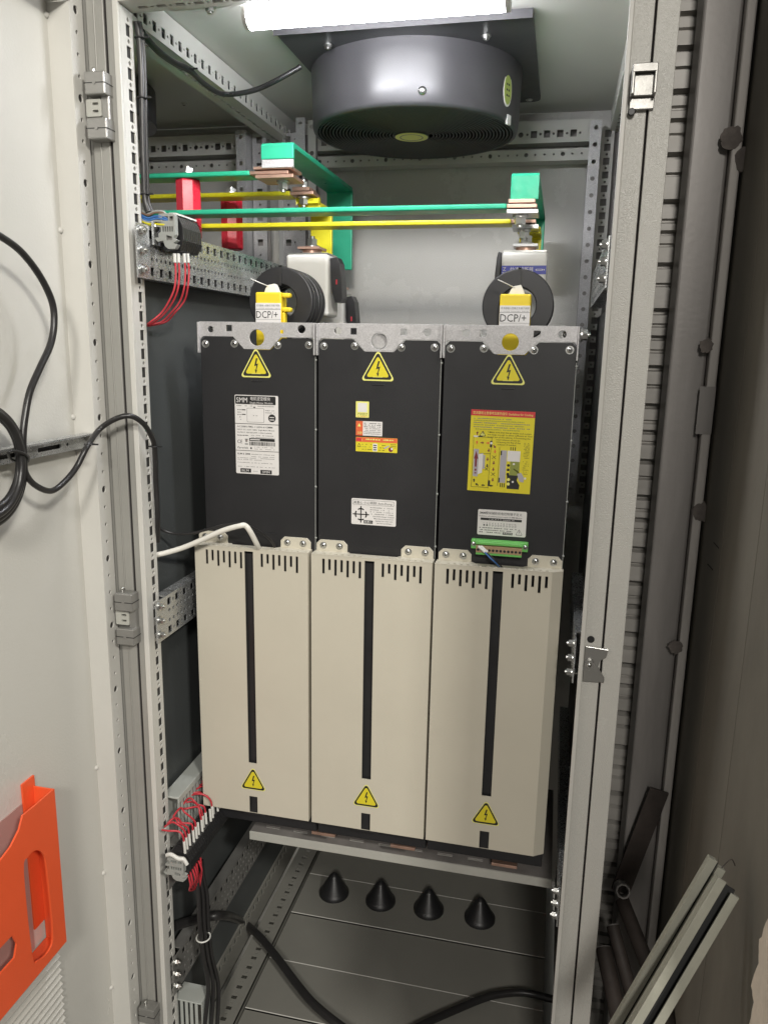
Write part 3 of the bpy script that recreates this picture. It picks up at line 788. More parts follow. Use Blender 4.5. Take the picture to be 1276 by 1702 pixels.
b = MB(); b.rect(FL, 277, 338.5, -533.6, -512.6, 0, .3, m_lab_y, r=.8); b.rect(FL, 277.2, 338.3, -519.6, -512.8, .3, .4, m_lab_o)
b.text(FL, '!', 5, 286, -518.3, .5, m_lab_yp); scribble(b, FL, 292, 336, -515.6, 3, .5, m_lab_yp, seed=90)
b.rect(FL, 278, 285, -518.5, -514, .4, .5, m_lab_r)
b.prism(tri(6, 5.5, .5), FY(97.3, 282, -524), 0, .15, m_ink); b.prism(tri(4.2, 3.6, .4), FY(97.1, 282, -524.3), 0, .1, m_lab_y)
b.rect(FL, 302.5, 309, -532.5, -521.4, .3, .45, m_label); 
for j in range(3): b.rect(FL, 303.4, 308, -524.6 - 3.2 * j, -523.2 - 3.2 * j, .45, .55, m_ink)
for j in range(3): scribble(b, FL, 286.5, 301, -523 - 3.6 * j, 1.6, .5, m_lab_ol if j == 1 else m_ink, dens=.4, seed=92 + j); scribble(b, FL, 311, 322, -523.5 - 3.6 * j, 1.6, .5, m_ink, dens=.3, seed=97 + j)
b.prism([(318, -527), (326, -523), (327, -524.6), (320, -528.5)], FL, .3, .45, m_lab_g); b.prism(circ(329, -529, 3.4, 12), FL, .3, .45, m_lab_dr)
b.prism(circ(330.5, -528, 1.6, 10), FL, .45, .55, m_label)
for j in range(3): scribble(b, FL, 329, 337, -521.8 - 2.2 * j, 1.5, .5, m_ink, seed=101 + j)
b.build('instruction_sticker', MODS[1])
b = MB(); b.rect(FL, 271.5, 338.8, -642.5, -603.3, 0, .3, m_label, r=2)
b.rect(FL, 273.2, 335.5, -612.6, -605.4, .3, .4, m_ink, r=1.5); b.rect(FL, 273.6, 335.1, -612.2, -605.8, .4, .5, m_label, r=1.4)
b.text(FL, '高重心 小心倾倒! Anti-Dump', 4.6, 275, -610.9, .6, m_ink, width=58)
cxx, czz = 286, -627
for dx, dz in ((1, 0), (-1, 0), (0, 1), (0, -1)):
    Fd = Fr((cxx, 97.7, czz), (dx, 0, dz), (-dz, 0, dx))
    if Fd.N.y > 0: Fd = Fr((cxx, 97.7, czz), (dx, 0, dz), (dz, 0, -dx))
    b.rect(Fd, 0, 12.5, -.8, .8, .3, .5, m_ink)
    b.prism([((9.4 if 0 < q < 6 else 9.0) * math.cos(math.radians(-33 + 11 * q)), (9.4 if 0 < q < 6 else 9.0) * math.sin(math.radians(-33 + 11 * q))) for q in range(7)] + [(7.4 * math.cos(math.radians(33 - 11 * q)), 7.4 * math.sin(math.radians(33 - 11 * q))) for q in range(7)], Fd, .3, .5, m_ink)
for j in range(4): scribble(b, FL, 300, 335, -616 - 3.2 * j, 1.9, .5, m_inkg, dens=.5, seed=110 + j)
for j, t_ in enumerate(('CAUTION Danger of injury!', 'Must be protected from', 'tipping over when with', 'service position.')):
    b.text(FL, t_, 2.5, 304 + 2 * j, -629.8 - 3.3 * j, .5, m_ink, width=32 - 3 * j)
b.rect(FL, 290.5, 304, -640.4, -635.6, .3, .45, m_ink); b.text(FL, '高重心', 3.6, 291.5, -639.3, .6, m_label, width=11.5)
b.build('balance_label', MODS[1])
# module 3 cooling guide
b = MB(); GX0, GX1, GZ0, GZ1 = 447, 534.5, -577, -462.5
Fg = Fr((0, 97.7, 0), (1, 0, -.012), (.012, 0, 1))
def gx(u): return GX0 + (GX1 - GX0) * u + 6
def gz(v): return GZ1 - (GZ1 - GZ0) * v + 6
Fg = Fr((-6, 97.7, -6), (1, 0, -.010), (.010, 0, 1))
b.rect(Fg, gx(0), gx(1), gz(1), gz(0), 0, .3, m_lab_y)
b.rect(Fg, gx(0), gx(1), gz(.072), gz(0), .3, .4, m_lab_r)
b.text(Fg, '变流器柜注意事项及散热指引 Guidelines for Cooling', 4.4, gx(.03), gz(.052), .5, m_lab_yp, width=82)
for j in range(6): scribble(b, Fg, gx(.05 if j not in (5,) else .08), gx((.64, .84, .96, .84, .94, .78)[j]), gz(.105 + .026 * j), 2.0, .5, m_lab_ol if j % 2 else m_inkg, dens=.7, seed=120 + j)
for j, (t_, a, c) in enumerate((('1.Make sure that the air intake and outlets', .28, .96), ('are large enough to allow sufficient air flow', .28, .98), ('in and out of the cabinet. 2.Preventing the', .28, .95), ('recirculation of hot air.', .42, .80), ('3.Cleaning the fins of the', .42, .80), ('radiator if needed.', .44, .74))):
    b.text(Fg, t_, 3.1, gx(a), gz(.275 + .029 * j), .5, m_ink, width=(c - a) * 87.5)
b.prism(tri(9, 8, .8), Fr(Fg.p(gx(.2), gz(.285), .3), Fg.U, Fg.V), 0, .1, m_ink); b.prism(tri(6.6, 5.6, .5), Fr(Fg.p(gx(.2), gz(.288), .4), Fg.U, Fg.V), 0, .1, m_lab_yp)
b.rect(Fg, gx(.198), gx(.206), gz(.30), gz(.268), .55, .6, m_ink)
def line(u0, v0, u1, v1, w=.5, m_=m_ink):
    p, q = Vector((gx(u0), gz(v0))), Vector((gx(u1), gz(v1))); d = (q - p).normalized(); n_ = Vector((-d.y, d.x)) * w / 2
    b.prism([tuple(p - n_), tuple(q - n_), tuple(q + n_), tuple(p + n_)], Fg, .3, .45, m_)
def arrow(u, v, a, s_, m_=m_ink):
    A = math.radians(a); P = [(-.5, -.14), (0, -.14), (0, -.4), (.5, 0), (0, .4), (0, .14), (-.5, .14)]
    b.prism([(gx(u) + s_ * (x * math.cos(A) - y * math.sin(A)), gz(v) + s_ * (x * math.sin(A) + y * math.cos(A))) for x, y in P], Fg, .3, .5, m_)
for q in ((.06, .33, .06, .95), (.06, .33, .35, .33), (.35, .33, .34, .53), (.34, .53, .17, .53), (.34, .53, .33, .96), (.06, .95, .33, .95), (.48, .44, .48, .92)): line(*q)
b.rect(Fg, gx(.06), gx(.13), gz(.335), gz(.315), .45, .55, m_label); b.rect(Fg, gx(.13), gx(.20), gz(.33), gz(.318), .45, .55, m_ink)
for v in ((.37, .45), (.86, .93)): b.rect(Fg, gx(.325), gx(.36), gz(v[1]), gz(v[0]), .45, .55, m_ink)
b.prism(circ(gx(.345), gz(.40), 1.7, 10), Fg, .55, .62, m_label)
b.rect(Fg, gx(.075), gx(.155), gz(.82), gz(.48), .3, .45, m_lab_g); b.prism([(gx(.10), gz(.70)), (gx(.13), gz(.70)), (gx(.13), gz(.60)), (gx(.15), gz(.60)), (gx(.115), gz(.50)), (gx(.08), gz(.60)), (gx(.10), gz(.60))], Fg, .45, .55, m_lab_dr)
b.rect(Fg, gx(.10), gx(.13), gz(.75), gz(.725), .45, .55, m_lab_dr); b.rect(Fg, gx(.10), gx(.13), gz(.785), gz(.77), .45, .55, m_lab_dr)
b.prism([(gx(.155), gz(.54)), (gx(.225), gz(.53)), (gx(.22), gz(.77)), (gx(.155), gz(.79))], Fg, .3, .45, m_label); b.rect(Fg, gx(.225), gx(.26), gz(.72), gz(.55), .3, .45, m_lab_g)
for u, v, a, m_ in ((.115, .40, 90, m_lab_o), (.115, .285, 90, m_lab_dr), (.20, .40, 0, m_lab_dr), (.29, .40, 0, m_lab_o), (.40, .44, -50, m_lab_dr), (.41, .50, -90, m_lab_o), (.40, .64, -90, m_lab_dr), (.40, .72, -90, m_lab_dr), (.40, .85, -90, m_lab_dr), (.31, .49, -90, m_lab_dr), (.30, .60, -90, m_lab_dr), (.30, .68, -90, m_ink), (.10, .87, 90, m_ink), (.15, .92, 150, m_ink), (.25, .925, 180, m_ink), (.38, .925, 180, m_ink)): arrow(u, v, a, 5, m_)
for u, v in ((.40, .57), (.40, .78), (.29, .72)):
    line(u - .03, v - .02, u + .03, v + .02, .6); line(u - .03, v + .02, u + .03, v - .02, .6)
b.rect(Fg, gx(.50), gx(.60), gz(.88), gz(.48), .3, .4, m_lab_g); b.rect(Fg, gx(.61), gx(.81), gz(.61), gz(.48), .3, .45, m_label)
for j in range(3):
    b.rect(Fg, gx(.65 + .035 * j), gx(.663 + .035 * j), gz(.475), gz(.435), .3, .45, m_ink); b.rect(Fg, gx(.52 + .03 * j), gx(.535 + .03 * j), gz(.935), gz(.885), .3, .45, m_ink)
b.rect(Fg, gx(.50), gx(.52), gz(.54), gz(.485), .4, .5, m_ink); b.rect(Fg, gx(.49), gx(.51), gz(.88), gz(.82), .4, .5, m_ink)
b.rect(Fg, gx(.66), gx(.81), gz(.78), gz(.61), .3, .45, m_lab_ol); b.prism([(gx(.62), gz(.78)), (gx(.80), gz(.78)), (gx(.78), gz(.84)), (gx(.83), gz(.90)), (gx(.82), gz(.95)), (gx(.63), gz(.95))], Fg, .3, .5, m_ink)
for j in range(3): b.prism(circ(gx(.635), gz(.66 + .055 * j), 2.0, 12), Fg, .4, .5, m_ink)
for j in range(2): b.prism(circ(gx(.65), gz(.835 + .055 * j), 2.2, 12), Fg, .5, .6, m_lab_yp)
b.prism([(gx(.78), gz(.76)), (gx(.84), gz(.74)), (gx(.89), gz(.80)), (gx(.89), gz(.86)), (gx(.82), gz(.85))], Fg, .5, .58, m_lab_g); line(.72, .70, .80, .74, 1.2); line(.80, .74, .89, .81, 1.0)
for u, v in ((.72, .64), (.72, .86), (.91, .81)): b.prism(circ(gx(u), gz(v), 1.5, 12), Fg, .6, .68, m_label)
for j in range(11): scribble(b, Fg, gx(.86), gx(.95), gz(.38 + .018 * j), 1.2, .5, m_ink, dens=.6, seed=140 + j)
for j in range(7): scribble(b, Fg, gx(.86), gx(.95), gz(.605 + .025 * j), 1.3, .5, m_ink, dens=.3, seed=160 + j)
b.build('cooling_guide_sticker', MODS[2])
b = MB(); b.rect(FL, 458, 526.5, -645, -608, 0, .3, m_label, r=2)
b.text(FL, 'SMM模块辅助供电控制端子定义', 4.5, 460, -614.5, .5, m_ink, width=60)
b.text(FL, 'Definition of auxiliary power supply of SMM Module', 2.6, 460, -618.4, .5, m_ink, width=60)
b.rect(FL, 462, 520, -623.4, -620, .3, .45, m_ink); scribble(b, FL, 474, 510, -621.7, 1.3, .55, m_label, seed=171)
for i in range(12):
    b.text(FL, str(i + 1), 3, 466.6 + 4 * i - (.6 if i > 8 else 0), -628.6, .5, m_ink)
    b.prism(circ(467.4 + 4 * i, -630.6, 1.25, 10), FL, .3, .45, m_ink)
    if i > 1: b.prism(circ(467.4 + 4 * i, -630.6, .9, 10), FL, .45, .5, m_label)
for j in range(3): scribble(b, FL, 461, (513, 507, 492)[j], -634.5 - 3.2 * j, 1.9, .5, m_ink, dens=.5, seed=175 + j)
b.rect(FL, 494, 508, -643, -639.6, .3, .45, m_ink); b.text(FL, '供电说明', 2.8, 495, -642.2, .55, m_label, width=12)
b.prism(tri(10, 9, .8), FY(97.4, 517, -638), 0, .12, m_ink); b.prism(tri(8.6, 7.4, .7), FY(97.25, 517, -638.2), 0, .1, m_label); b.prism([(x * 4.4, y * 4.8 - .6) for x, y in BOLT], FY(97.1, 517, -638), 0, .1, m_ink)
b.build('terminal_label', MODS[2])
# green plug connector
b = MB(); b.box(451, 531, 88, 98, -664, -651, m_conn); b.box(458, 524, 82, 88, -656, -652, m_conn); cn = b.build('terminal_connector', MODS[2], bevel=.8)
b = MB(); b.box(459, 523, 80, 88, -667, -657.5, m_tan); 
for i in range(12): b.cyl((462 + 5.3 * i, 80.3, -663), (462 + 5.3 * i, 79.6, -663), 1.9, m_ink, n=10)
b.box(459, 523, 79.8, 88, -670, -667.2, m_conn); b.build('terminal_row', cn)
for xx in (454.5, 527.5):
    b = MB(); b.screw((xx, 88, -657), (0, -1, 0), 2.6); b.build('screw', cn)
wl = thing('connector_wire', 'pair of thin wires with white ferrules plugged into the green connector', 'wire', (466, 80, -676), None)
b = MB()
for i, (mm_, dx) in enumerate(((m_bluew, 0), (m_blackp, 4))):
    p = [at(805 + dx, 917 + i * 2, Y=74), at(813 + dx, 926, Y=70), at(824 + dx, 936, Y=72), at(833 + dx, 946, Y=90)]
    b.tube(p, 1.1, mm_, n=8)
b.build('wire', wl)
b = MB()
for dx in (0, 4): b.tube([at(795 + dx, 908, Y=79), at(806 + dx, 918, Y=74)], 2, m_ferrule, n=10)
b.build('ferrule', wl)
# bolt on right flank
b = MB(); b.hexbolt((583, 112, -364), (1, 0, 0), 7, 9); b.build('side_bolt', MODS[2])

# ================================================================ RING CORES, DC LINK SLEEVES
def ring(cxp, cyp, name_label, n, Y0=200, r=52, ang=0):
    c = at(cxp, cyp, Y=Y0)
    t = thing('ferrite_ring', name_label, 'ring core', (c.x, Y0 + 40, c.z - r), 'black ring cores above the drive modules')
    for i in range(n):
        y = Y0 + i * 17
        b = MB(); b.cyl((c.x + i * .5, y, c.z), (c.x + i * .5, y + 15.2, c.z), r - .6 * (i % 2), m_blackp, n=56, inner=26); b.build('ring', t, bevel=1.8)
    b = MB(); b.cyl((c.x, Y0 + 1, c.z), (c.x, Y0 + n * 17, c.z), r - 4, m_ink, n=40, inner=27)
    b.box(c.x - 2, c.x + 2.5, Y0 - 2, Y0 + n * 17, c.z + r - .5, c.z + r + 1.5, m_ink); b.box(c.x - 2, c.x + 2.5, Y0 - 2, Y0 - .3, c.z + 24, c.z + r + 1.5, m_ink)
    b.build('tie_strap', t)
    return c
c1 = ring(466, 501, 'stack of black ring cores at left above the name plate module', 4, 200, 52.5)
c2 = ring(860, 508, 'black ring core at right in front of the blue banded fuse', 2, 200, 52)
def dclink(px0, px1, py0, label, prong):
    Y = 160; a = at(px0, py0, Y=Y); c = at(px1, py0, Y=Y); x0, x1, z1 = a.x, c.x, a.z
    t = thing('insulating_cap', label, 'cap', ((x0 + x1) / 2, Y, -400), 'yellow DCP caps behind the top brackets')
    b = MB(); b.box(x0, x1, Y, Y + 26, z1 - 92, z1, m_ysleeve)
    if prong:
        b.box(x1 + .1, x1 + 13, Y + 2, Y + 14, z1 - 8, z1 - 1, m_ysleeve); b.box(x1 + .1, x1 + 14, Y + 2, Y + 14, z1 - 29, z1 - 22, m_ysleeve)
        b.box(x1 + .1, x1 + 5, Y + 2, Y + 14, z1 - 62, z1 - 29.1, m_ysleeve)
    b.build('cap_body', t, bevel=2.5, seg=3)
    F = FY(Y - .2)
    b = MB(); b.rect(F, x0 + .5, x1 - .5, z1 - 47, z1 - 16, 0, .4, m_label)
    zz = z1 - 19.6
    b.text(F, '变流器输入回路正负端子铜排', 3.4, x0 + 2, zz - 1.4, .6, m_inkg, width=x1 - x0 - 4)
    scribble(b, F, x0 + 2, x1 - 2, zz - 4.2, 1.1, .6, m_inkg, seed=201)
    b.rect(F, x0 + .5, x1 - .5, zz - 6.2, zz - 5.7, .4, .5, m_ink)
    b.text(F, 'DCP/+', 15, x0 + 1.5, zz - 18.6, .6, m_ink, width=x1 - x0 - 7)
    b.rect(F, x0 + .5, x1 - .5, z1 - 40.4, z1 - 40, .4, .5, m_inkg)
    b.build('cap_label', t)
    b = MB(); mx = (x0 + x1) / 2
    R = random.Random(4)
    b.prism([(mx - 10, z1 + .2), (mx + 12, z1 + .2), (mx + 9, z1 + 8), (mx + 6, z1 + 13), (mx - 4, z1 + 11), (mx - 8, z1 + 6)], FY(Y + 14), -9, 4, m_wcable)
    b.tube([(mx - 2, Y + 8, z1 + 9), (mx - 14, Y, z1 + 14), (mx - 26, Y - 4, z1 + 19)], .8, m_white, n=6)
    b.build('cord_knot', t, bevel=1.5)
dclink(424, 467, 485, 'yellow cap with two side prongs and DCP label before the left ring stack', True)
dclink(831, 883, 488, 'plain yellow plastic cap with DCP label in front of the right ring core', False)

# ================================================================ FUSES
def fuse(x0p, x1p, ytop, Y, h, label, band, switch):
    a = at(x0p, ytop, Y=Y); c = at(x1p, ytop, Y=Y); x0, x1, z1 = a.x, c.x, a.z
    t = thing('square_body_fuse', label, 'fuse', ((x0 + x1) / 2, Y + 30, z1 - h), 'white square body fuses on the busbars')
    b = MB(); b.box(x0, x1, Y, Y + 62, z1 - h, z1, m_white); b.build('body', t, bevel=5, seg=4)
    b = MB(); b.box(x0 + 2, x1 - 2, Y + 3, Y + 60, z1 + .2, z1 + 2.4, m_chrome); b.cyl(((x0 + x1) / 2, Y + 30, z1 + 2.4), ((x0 + x1) / 2, Y + 30, z1 + 9), 16, m_copper, n=24)
    b.build('contact_plate', t)
    b = MB(); mx = (x0 + x1) / 2
    b.box(mx - 19, mx + 19, Y + 8, Y + 50, z1 + 9.2, z1 + 13, m_copper if not band else m_white); b.hexbolt((mx, Y + 30, z1 + 13), (0, 0, 1), 9, 14); b.build('bolt', t)
    if band:
        b = MB(); F = FY(Y - .3); b.rect(F, x0 + .6, x1 - .6, z1 - 34, z1 - 21, 0, .3, m_blue)
        b.text(F, '快速熔断器', 9.4, x0 + 14, z1 - 31, .5, m_label, width=36)
        b.text(F, 'Z', 8, x0 + 2.5, z1 - 29, .5, m_label, width=5); b.rect(F, x0 + 2, x0 + 9, z1 - 32, z1 - 31.2, .3, .5, m_label)
        b.rect(F, x1 - 17, x1 - 6, z1 - 28.6, z1 - 26.2, .3, .5, m_label, r=1); b.rect(F, x1 - 15.6, x1 - 7.4, z1 - 28, z1 - 26.8, .5, .55, m_blue); b.prism(circ(x1 - 4, z1 - 27.4, 1, 10), F, .3, .5, m_label); b.rect(F, x1 - 6, x1 - 4, z1 - 27.6, z1 - 27.2, .3, .5, m_label)
        b.build('band_label', t)
    b = MB()
    sx = x1 + .3 if switch > 0 else x0 - .3
    F = Fr((sx, Y + 10, z1 - 40), (1, 0, 0), (0, 0, 1))
    prof = [(0, 34), (12, 36), (17, 26), (20, 0), (22, -30), (20, -36), (9, -37), (4, -20), (2, 10)]
    if switch < 0: prof = [(-x * .5, z + 6) for x, z in prof]
    b.prism(prof, F, -30, 0, m_blackp)
    if switch > 0: b.prism([(x * .9 + 1, z) for x, z in sq(12, -4, 3, 8)], F, 0, 1, m_redw)
    b.build('microswitch', t, bevel=1.5)
fuse(475, 545, 422, 300, 100, 'white fuse with black side switch behind the left ring stack', False, 1)
fuse(530, 571, 487, 400, 90, 'lower white fuse half hidden beside the green drop bar', False, 1)
fuse(834, 910, 418, 300, 110, 'white fuse with blue band and Chinese lettering behind the right ring core', True, -1)

# ================================================================ INSULATORS
def insul(px0, px1, pt, pb, Y, label):
    a = at(px0, pt, Y=Y); c = at(px1, pb, Y=Y); cx_ = (a.x + c.x) / 2; r = (c.x - a.x) / 2
    t = thing('standoff_insulator', label, 'insulator', (cx_, Y, c.z), 'red standoff insulators under the busbars')
    b = MB(); b.cyl((cx_, Y, c.z), (cx_, Y, a.z), r, m_red, n=8); b.build('body', t, bevel=4, seg=3)
    b = MB(); b.hexbolt((cx_, Y, a.z + 9), (0, 0, 1), 10, 8); b.build('bolt', t)
insul(293, 335, 299, 396, 262, 'taller red standoff insulator under the upper green busbar')
insul(367, 404, 331, 415, 400, 'smaller red standoff insulator to the right under the yellow busbar')

# ================================================================ BUSBARS
def busbar(name, label, x0p, y0p, x1p, Y, sleeve, depth=40, th=7.5, x_left=-600, end=None):
    a = at(x0p, y0p, Y=Y); e = at(x1p, y0p, Y=Y)
    t = thing(name, label, 'busbar', ((a.x + e.x) / 2, Y, a.z - th), 'horizontal busbars crossing the cabinet top')
    b = MB(); b.box(x_left, e.x, Y, Y + depth, a.z - th, a.z, sleeve); b.build('sleeve', t, bevel=2.2, seg=3)
    if end:
        x2 = at(end, y0p, Y=Y).x
        b = MB(); b.box(e.x + .2, x2, Y + 1, Y + depth - 1, a.z - th + 1.2, a.z - 1.2, m_copper); b.build('bare_end', t, bevel=.5)
    return a.z, e.x
zg1, xg1 = busbar('busbar', 'upper green sleeved busbar bolted on the tall red insulator', 300, 286, 414, 240, m_green, end=478)
zy1, xy1 = busbar('busbar', 'yellow sleeved busbar running behind the tall red insulator to a copper pad', 300, 321, 481, 330, m_yellow, end=520)
zg2, xg2 = busbar('busbar', 'long lower green sleeved busbar crossing to the right hand terminal', 560, 343, 842, 205, m_green, end=892)
zy2, xy2 = busbar('busbar', 'long lower yellow sleeved busbar under the green one reaching the right terminal', 600, 367, 849, 300, m_yellow, end=890)
def drop(label, x0p, x1p, ytop, zlow, Y0, Y1, mm_, zend, cat='busbar', rear=False):
    """U shaped drop bar: front leg, run to the back, rear leg going down"""
    a = at(x0p, ytop, Y=Y0); c = at(x1p, ytop, Y=Y0); x0, x1, z1 = a.x, c.x, a.z
    if rear: x0, x1 = at(x0p, ytop + 60, Y=Y1 - 8).x, at(x1p, ytop + 60, Y=Y1 - 8).x
    t = thing('drop_busbar', label, cat, ((x0 + x1) / 2, (Y0 + Y1) / 2, zend), 'bent drop busbars to the fuses')
    F = Fr(((x0 + x1) / 2, 0, 0), (0, 1, 0), (0, 0, 1)); th = 8; w = (x1 - x0) / 2
    P = [(Y0, zlow), (Y0, z1 - 4), (Y0 + 4, z1), (Y1 - 8, z1), (Y1, z1 - 8), (Y1, zend), (Y1 - th, zend), (Y1 - th, z1 - th - 3), (Y1 - th - 4, z1 - th), (Y0 + th + 2, z1 - th), (Y0 + th, z1 - th - 2), (Y0 + th, zlow)]
    b = MB(); b.prism(P, F, -w, w, mm_); b.build('sleeve', t, bevel=1.6, seg=3)
    return t, x0, x1, z1
t, x0, x1, z1 = drop('large green bent busbar at left looping back over the yellow pad', 433, 487, 237, zg1 + 14, 235, 595, m_green, -235)
b = MB(); b.box(x0 + 1, x1 - 1, 236, 242, zg1 + 2, zg1 + 13.8, m_galv); b.box(x0 - 14, x1 - 4, 238, 288, zg1 + .3, zg1 + 4.5, m_copper); b.box(x0 - 10, x1 - 1, 236, 290, zg1 - 13, zg1 - 8, m_copper); b.build('copper_pad', t, bevel=.5)
b = MB(); b.hexbolt(((x0 + x1) / 2, 262, zg1 - 13.2), (0, 0, -1), 8, 12); b.build('bolt', t)
t, x0, x1, z1 = drop('green bent busbar at right above the blue banded fuse', 850, 897, 287, zg2 + 6, 215, 595, m_green, -225)
b = MB(); b.box(x0 - 2, x1 - 4, 206, 250, zg2 + .5, zg2 + 5.5, m_copper); b.box(x0 - 4, x1 + 1, 206, 252, zg2 - 14, zg2 - 8.5, m_chrome); b.build('copper_pad', t, bevel=.5)
b = MB(); b.hexbolt(((x0 + x1) / 2 - 6, 225, zg2 + 5.5), (0, 0, 1), 5.5, 9); b.hexbolt(((x0 + x1) / 2 - 5, 225, zg2 - 14.2), (0, 0, -1), 8.5, 12); b.build('bolt', t)
t, x0, x1, z1 = drop('yellow bent busbar dropping behind the left fuse', 516, 551, 334, zy1 - 10, 345, 430, m_yellow, -245, rear=True)
b = MB(); b.box(xy1 + 4, xy1 + 34, 332, 372, zy1 + .3, zy1 + 6, m_copper); b.hexbolt((xy1 + 20, 345, zy1 + 6), (0, 0, 1), 7, 10); b.hexbolt((xy1 + 20, 345, zy1 - 8), (0, 0, -1), 8, 12); b.build('copper_pad', t)
t, x0, x1, z1 = drop('short yellow bent busbar dropping to the blue banded fuse', 861, 897, 376, zy2 - 12, 335, 420, m_yellow, -238, rear=True)
b = MB(); b.box(x0 - 6, x1 - 2, 302, 344, zy2 - 14, zy2 - 8.5, m_chrome); b.hexbolt(((x0 + x1) / 2 - 6, 320, zy2 - 14.2), (0, 0, -1), 8, 12); b.build('contact_pad', t)

# ================================================================ LOWER SHELF
sh = thing('support_shelf', 'narrow slotted steel shelf under the beige covers', 'shelf', (345, 130, -1225))
b = MB(); h = []
for i in range(9): h.append(rrect(120 + 52 * i, 146 + 52 * i, -178, -173, 2))
b.prism([(88, -300), (598, -300), (598, -120), (88, -120)], Fr((0, 0, -1203), (1, 0, 0), (0, -1, 0)), 0, 2, m_hinge, holes=[[(p[0], p[1]) for p in q] for q in h]) if False else b.rect(Fr((0, 0, -1203), (1, 0, 0), (0, 1, 0)), 90, 598, 122, 380, -2, 0, m_steel, holes=[rrect(112 + 50 * i, 138 + 50 * i, 138, 143, 2) for i in range(9)])
b.box(90, 598, 119.8, 122, -1218, -1203, m_lip)
for i in range(9): b.box(112 + 50 * i, 138 + 50 * i, 138, 143, -1206.5, -1205.2, m_smooth)
b.build('shelf_tray', sh, bevel=.6)
for i, (px, py) in enumerate(((537, 1380), (669, 1402), (838, 1432))):
    p = at(px, py, Y=100); p.z += 3
    tt = thing('output_terminal', ('copper output lug under the gap between left and middle covers', 'copper output lug below the right end of the middle cover', 'copper output lug in shadow below the right hand cover')[i], 'terminal', (p.x, 130, p.z - 20), 'copper output lugs on the lower shelf')
    b = MB(); b.box(p.x - 20, p.x + 20, 100, 170, p.z - 14, p.z - 9, m_copper); b.build('copper_lug', tt, bevel=.6)
    b = MB(); b.hexbolt((p.x + 2, 122, p.z - 8.8), (0, 0, 1), 6, 8); b.build('bolt', tt)
    b = MB(); b.box(p.x + 19, p.x + 27, 125, 165, p.z - 14, p.z + 8, m_redw); b.build('red_spacer', tt, bevel=1)

# ================================================================ CABLE GROMMETS
CP = [at(x_, y_, Z=-1620) for x_, y_ in ((555, 1486), (632, 1500), (712, 1514), (797, 1527))]
for i, x in enumerate([p.x for p in CP]):
    CY = CP[0].y; g = thing('cable_grommet', ('black rubber cone grommet leftmost in the floor row', 'second black rubber cone grommet from the left', 'third black rubber cone grommet from the left', 'rightmost black rubber cone grommet in deep shade')[i], 'grommet', (x, CY, -1620), 'rubber cone grommets in the cabinet floor')
    b = MB(); n = 32; prof = [(34, -1619), (34, -1613), (31, -1610)]
    for j in range(9): prof += [(30.4 - 2.5 * j, -1609 + 4.6 * j), (28.6 - 2.5 * j, -1607.6 + 4.6 * j)]
    prof += [(6, -1567), (0.5, -1565)]
    vs = [(x + r * math.cos(2 * math.pi * q / n), CY + r * math.sin(2 * math.pi * q / n), z) for r, z in prof for q in range(n)]
    b.add(vs, [(j * n + q, j * n + (q + 1) % n, (j + 1) * n + (q + 1) % n, (j + 1) * n + q) for j in range(len(prof) - 1) for q in range(n)], m_blackp, True)
    b.build('cone', g)

# ================================================================ TERMINALS AND WIRES, UPPER LEFT
tb = thing('terminal_block_row', 'grey and black clamp terminals with white ferrules on the upper perforated rail', 'terminal block', (30, 60, -262), 'terminal block rows on the left rails')
def tblocks(t, X0, X1, Y0, n, z0, z1, pitch=6.2, marker=True):
    b = MB()
    for i in range(n):
        y = Y0 + 12 + pitch * i
        F = Fr((0, y, 0), (1, 0, 0), (0, 0, 1))
        H = z1 - z0
        b.prism([(X0, z0 + 4), (X0 + 4, z0), (X1 - 6, z0), (X1, z0 + H * .3), (X1, z0 + H * .65), (X1 - 6, z1 - 2), (X1 - 14, z1), (X0 + 6, z1), (X0, z1 - 6)], F, -5.4, 0, m_blackp)
    b.build('terminal', t, bevel=.5)
    b = MB(); F = Fr((0, Y0, 0), (1, 0, 0), (0, 0, 1)); H = z1 - z0; W_ = X1 - X0
    def q(u, v): return (X0 + u * W_, z0 + v * H)
    out = [q(*p) for p in ((0, .30), (.10, .22), (.35, .24), (.42, .10), (.55, .02), (.86, .02), (.98, .14), (.80, .18), (.98, .26), (.80, .32), (.90, .42), (.90, .94), (.82, 1), (.20, 1), (.16, .90), (.28, .88), (.28, .74), (.10, .72), (.08, .64), (.26, .62), (.26, .50), (.16, .46), (.16, .34), (0, .34))]
    hs = [[q(.34 + .10 * k, .50), q(.40 + .10 * k, .50), q(.40 + .10 * k, .64), q(.34 + .10 * k, .64)] for k in range(5)]
    hs += [[q(.34, .80), q(.60, .80), q(.60, .92), q(.34, .92)], [q(.66, .80), q(.82, .80), q(.82, .92), q(.66, .92)], [q(.50, .26), q(.74, .26), q(.74, .36), q(.50, .40)]]
    b.prism(out, F, -4, 5, m_greyp, holes=hs); b.box(X0 + 8, X1 - 6, Y0 + 1, Y0 + 3, z0 + H * .2, z1 - 3, m_steel)
    b.build('end_clamp', t, bevel=.4)
    if marker:
        b = MB(); b.box(X1 - 17, X1 - 7, Y0 + 6, Y0 + 12 + pitch * n, z1 + .2, z1 + 2.5, m_ferrule); b.build('marker_strip', t)
    else:
        b = MB(); b.tube([(X0 + 6, Y0 - 4, z1 + 4), (X0 + 14, Y0 - 5, z1 + 7), (X0 + 26, Y0 - 5, z1 + 2), (X1 - 4, Y0 - 3, z1 + 1), (X1 + 1, Y0 - 2, z1 - 8)], 3, m_ferrule, n=8); b.build('release_lever', t)
tblocks(tb, 17, 50, 20, 9, -262, -216)
b = MB(); b.box(14, 17, 12, 120, -256, -226, m_zinc); b.screw((17, 18, -232), (1, 0, 0), 5); b.build('din_rail', tb)
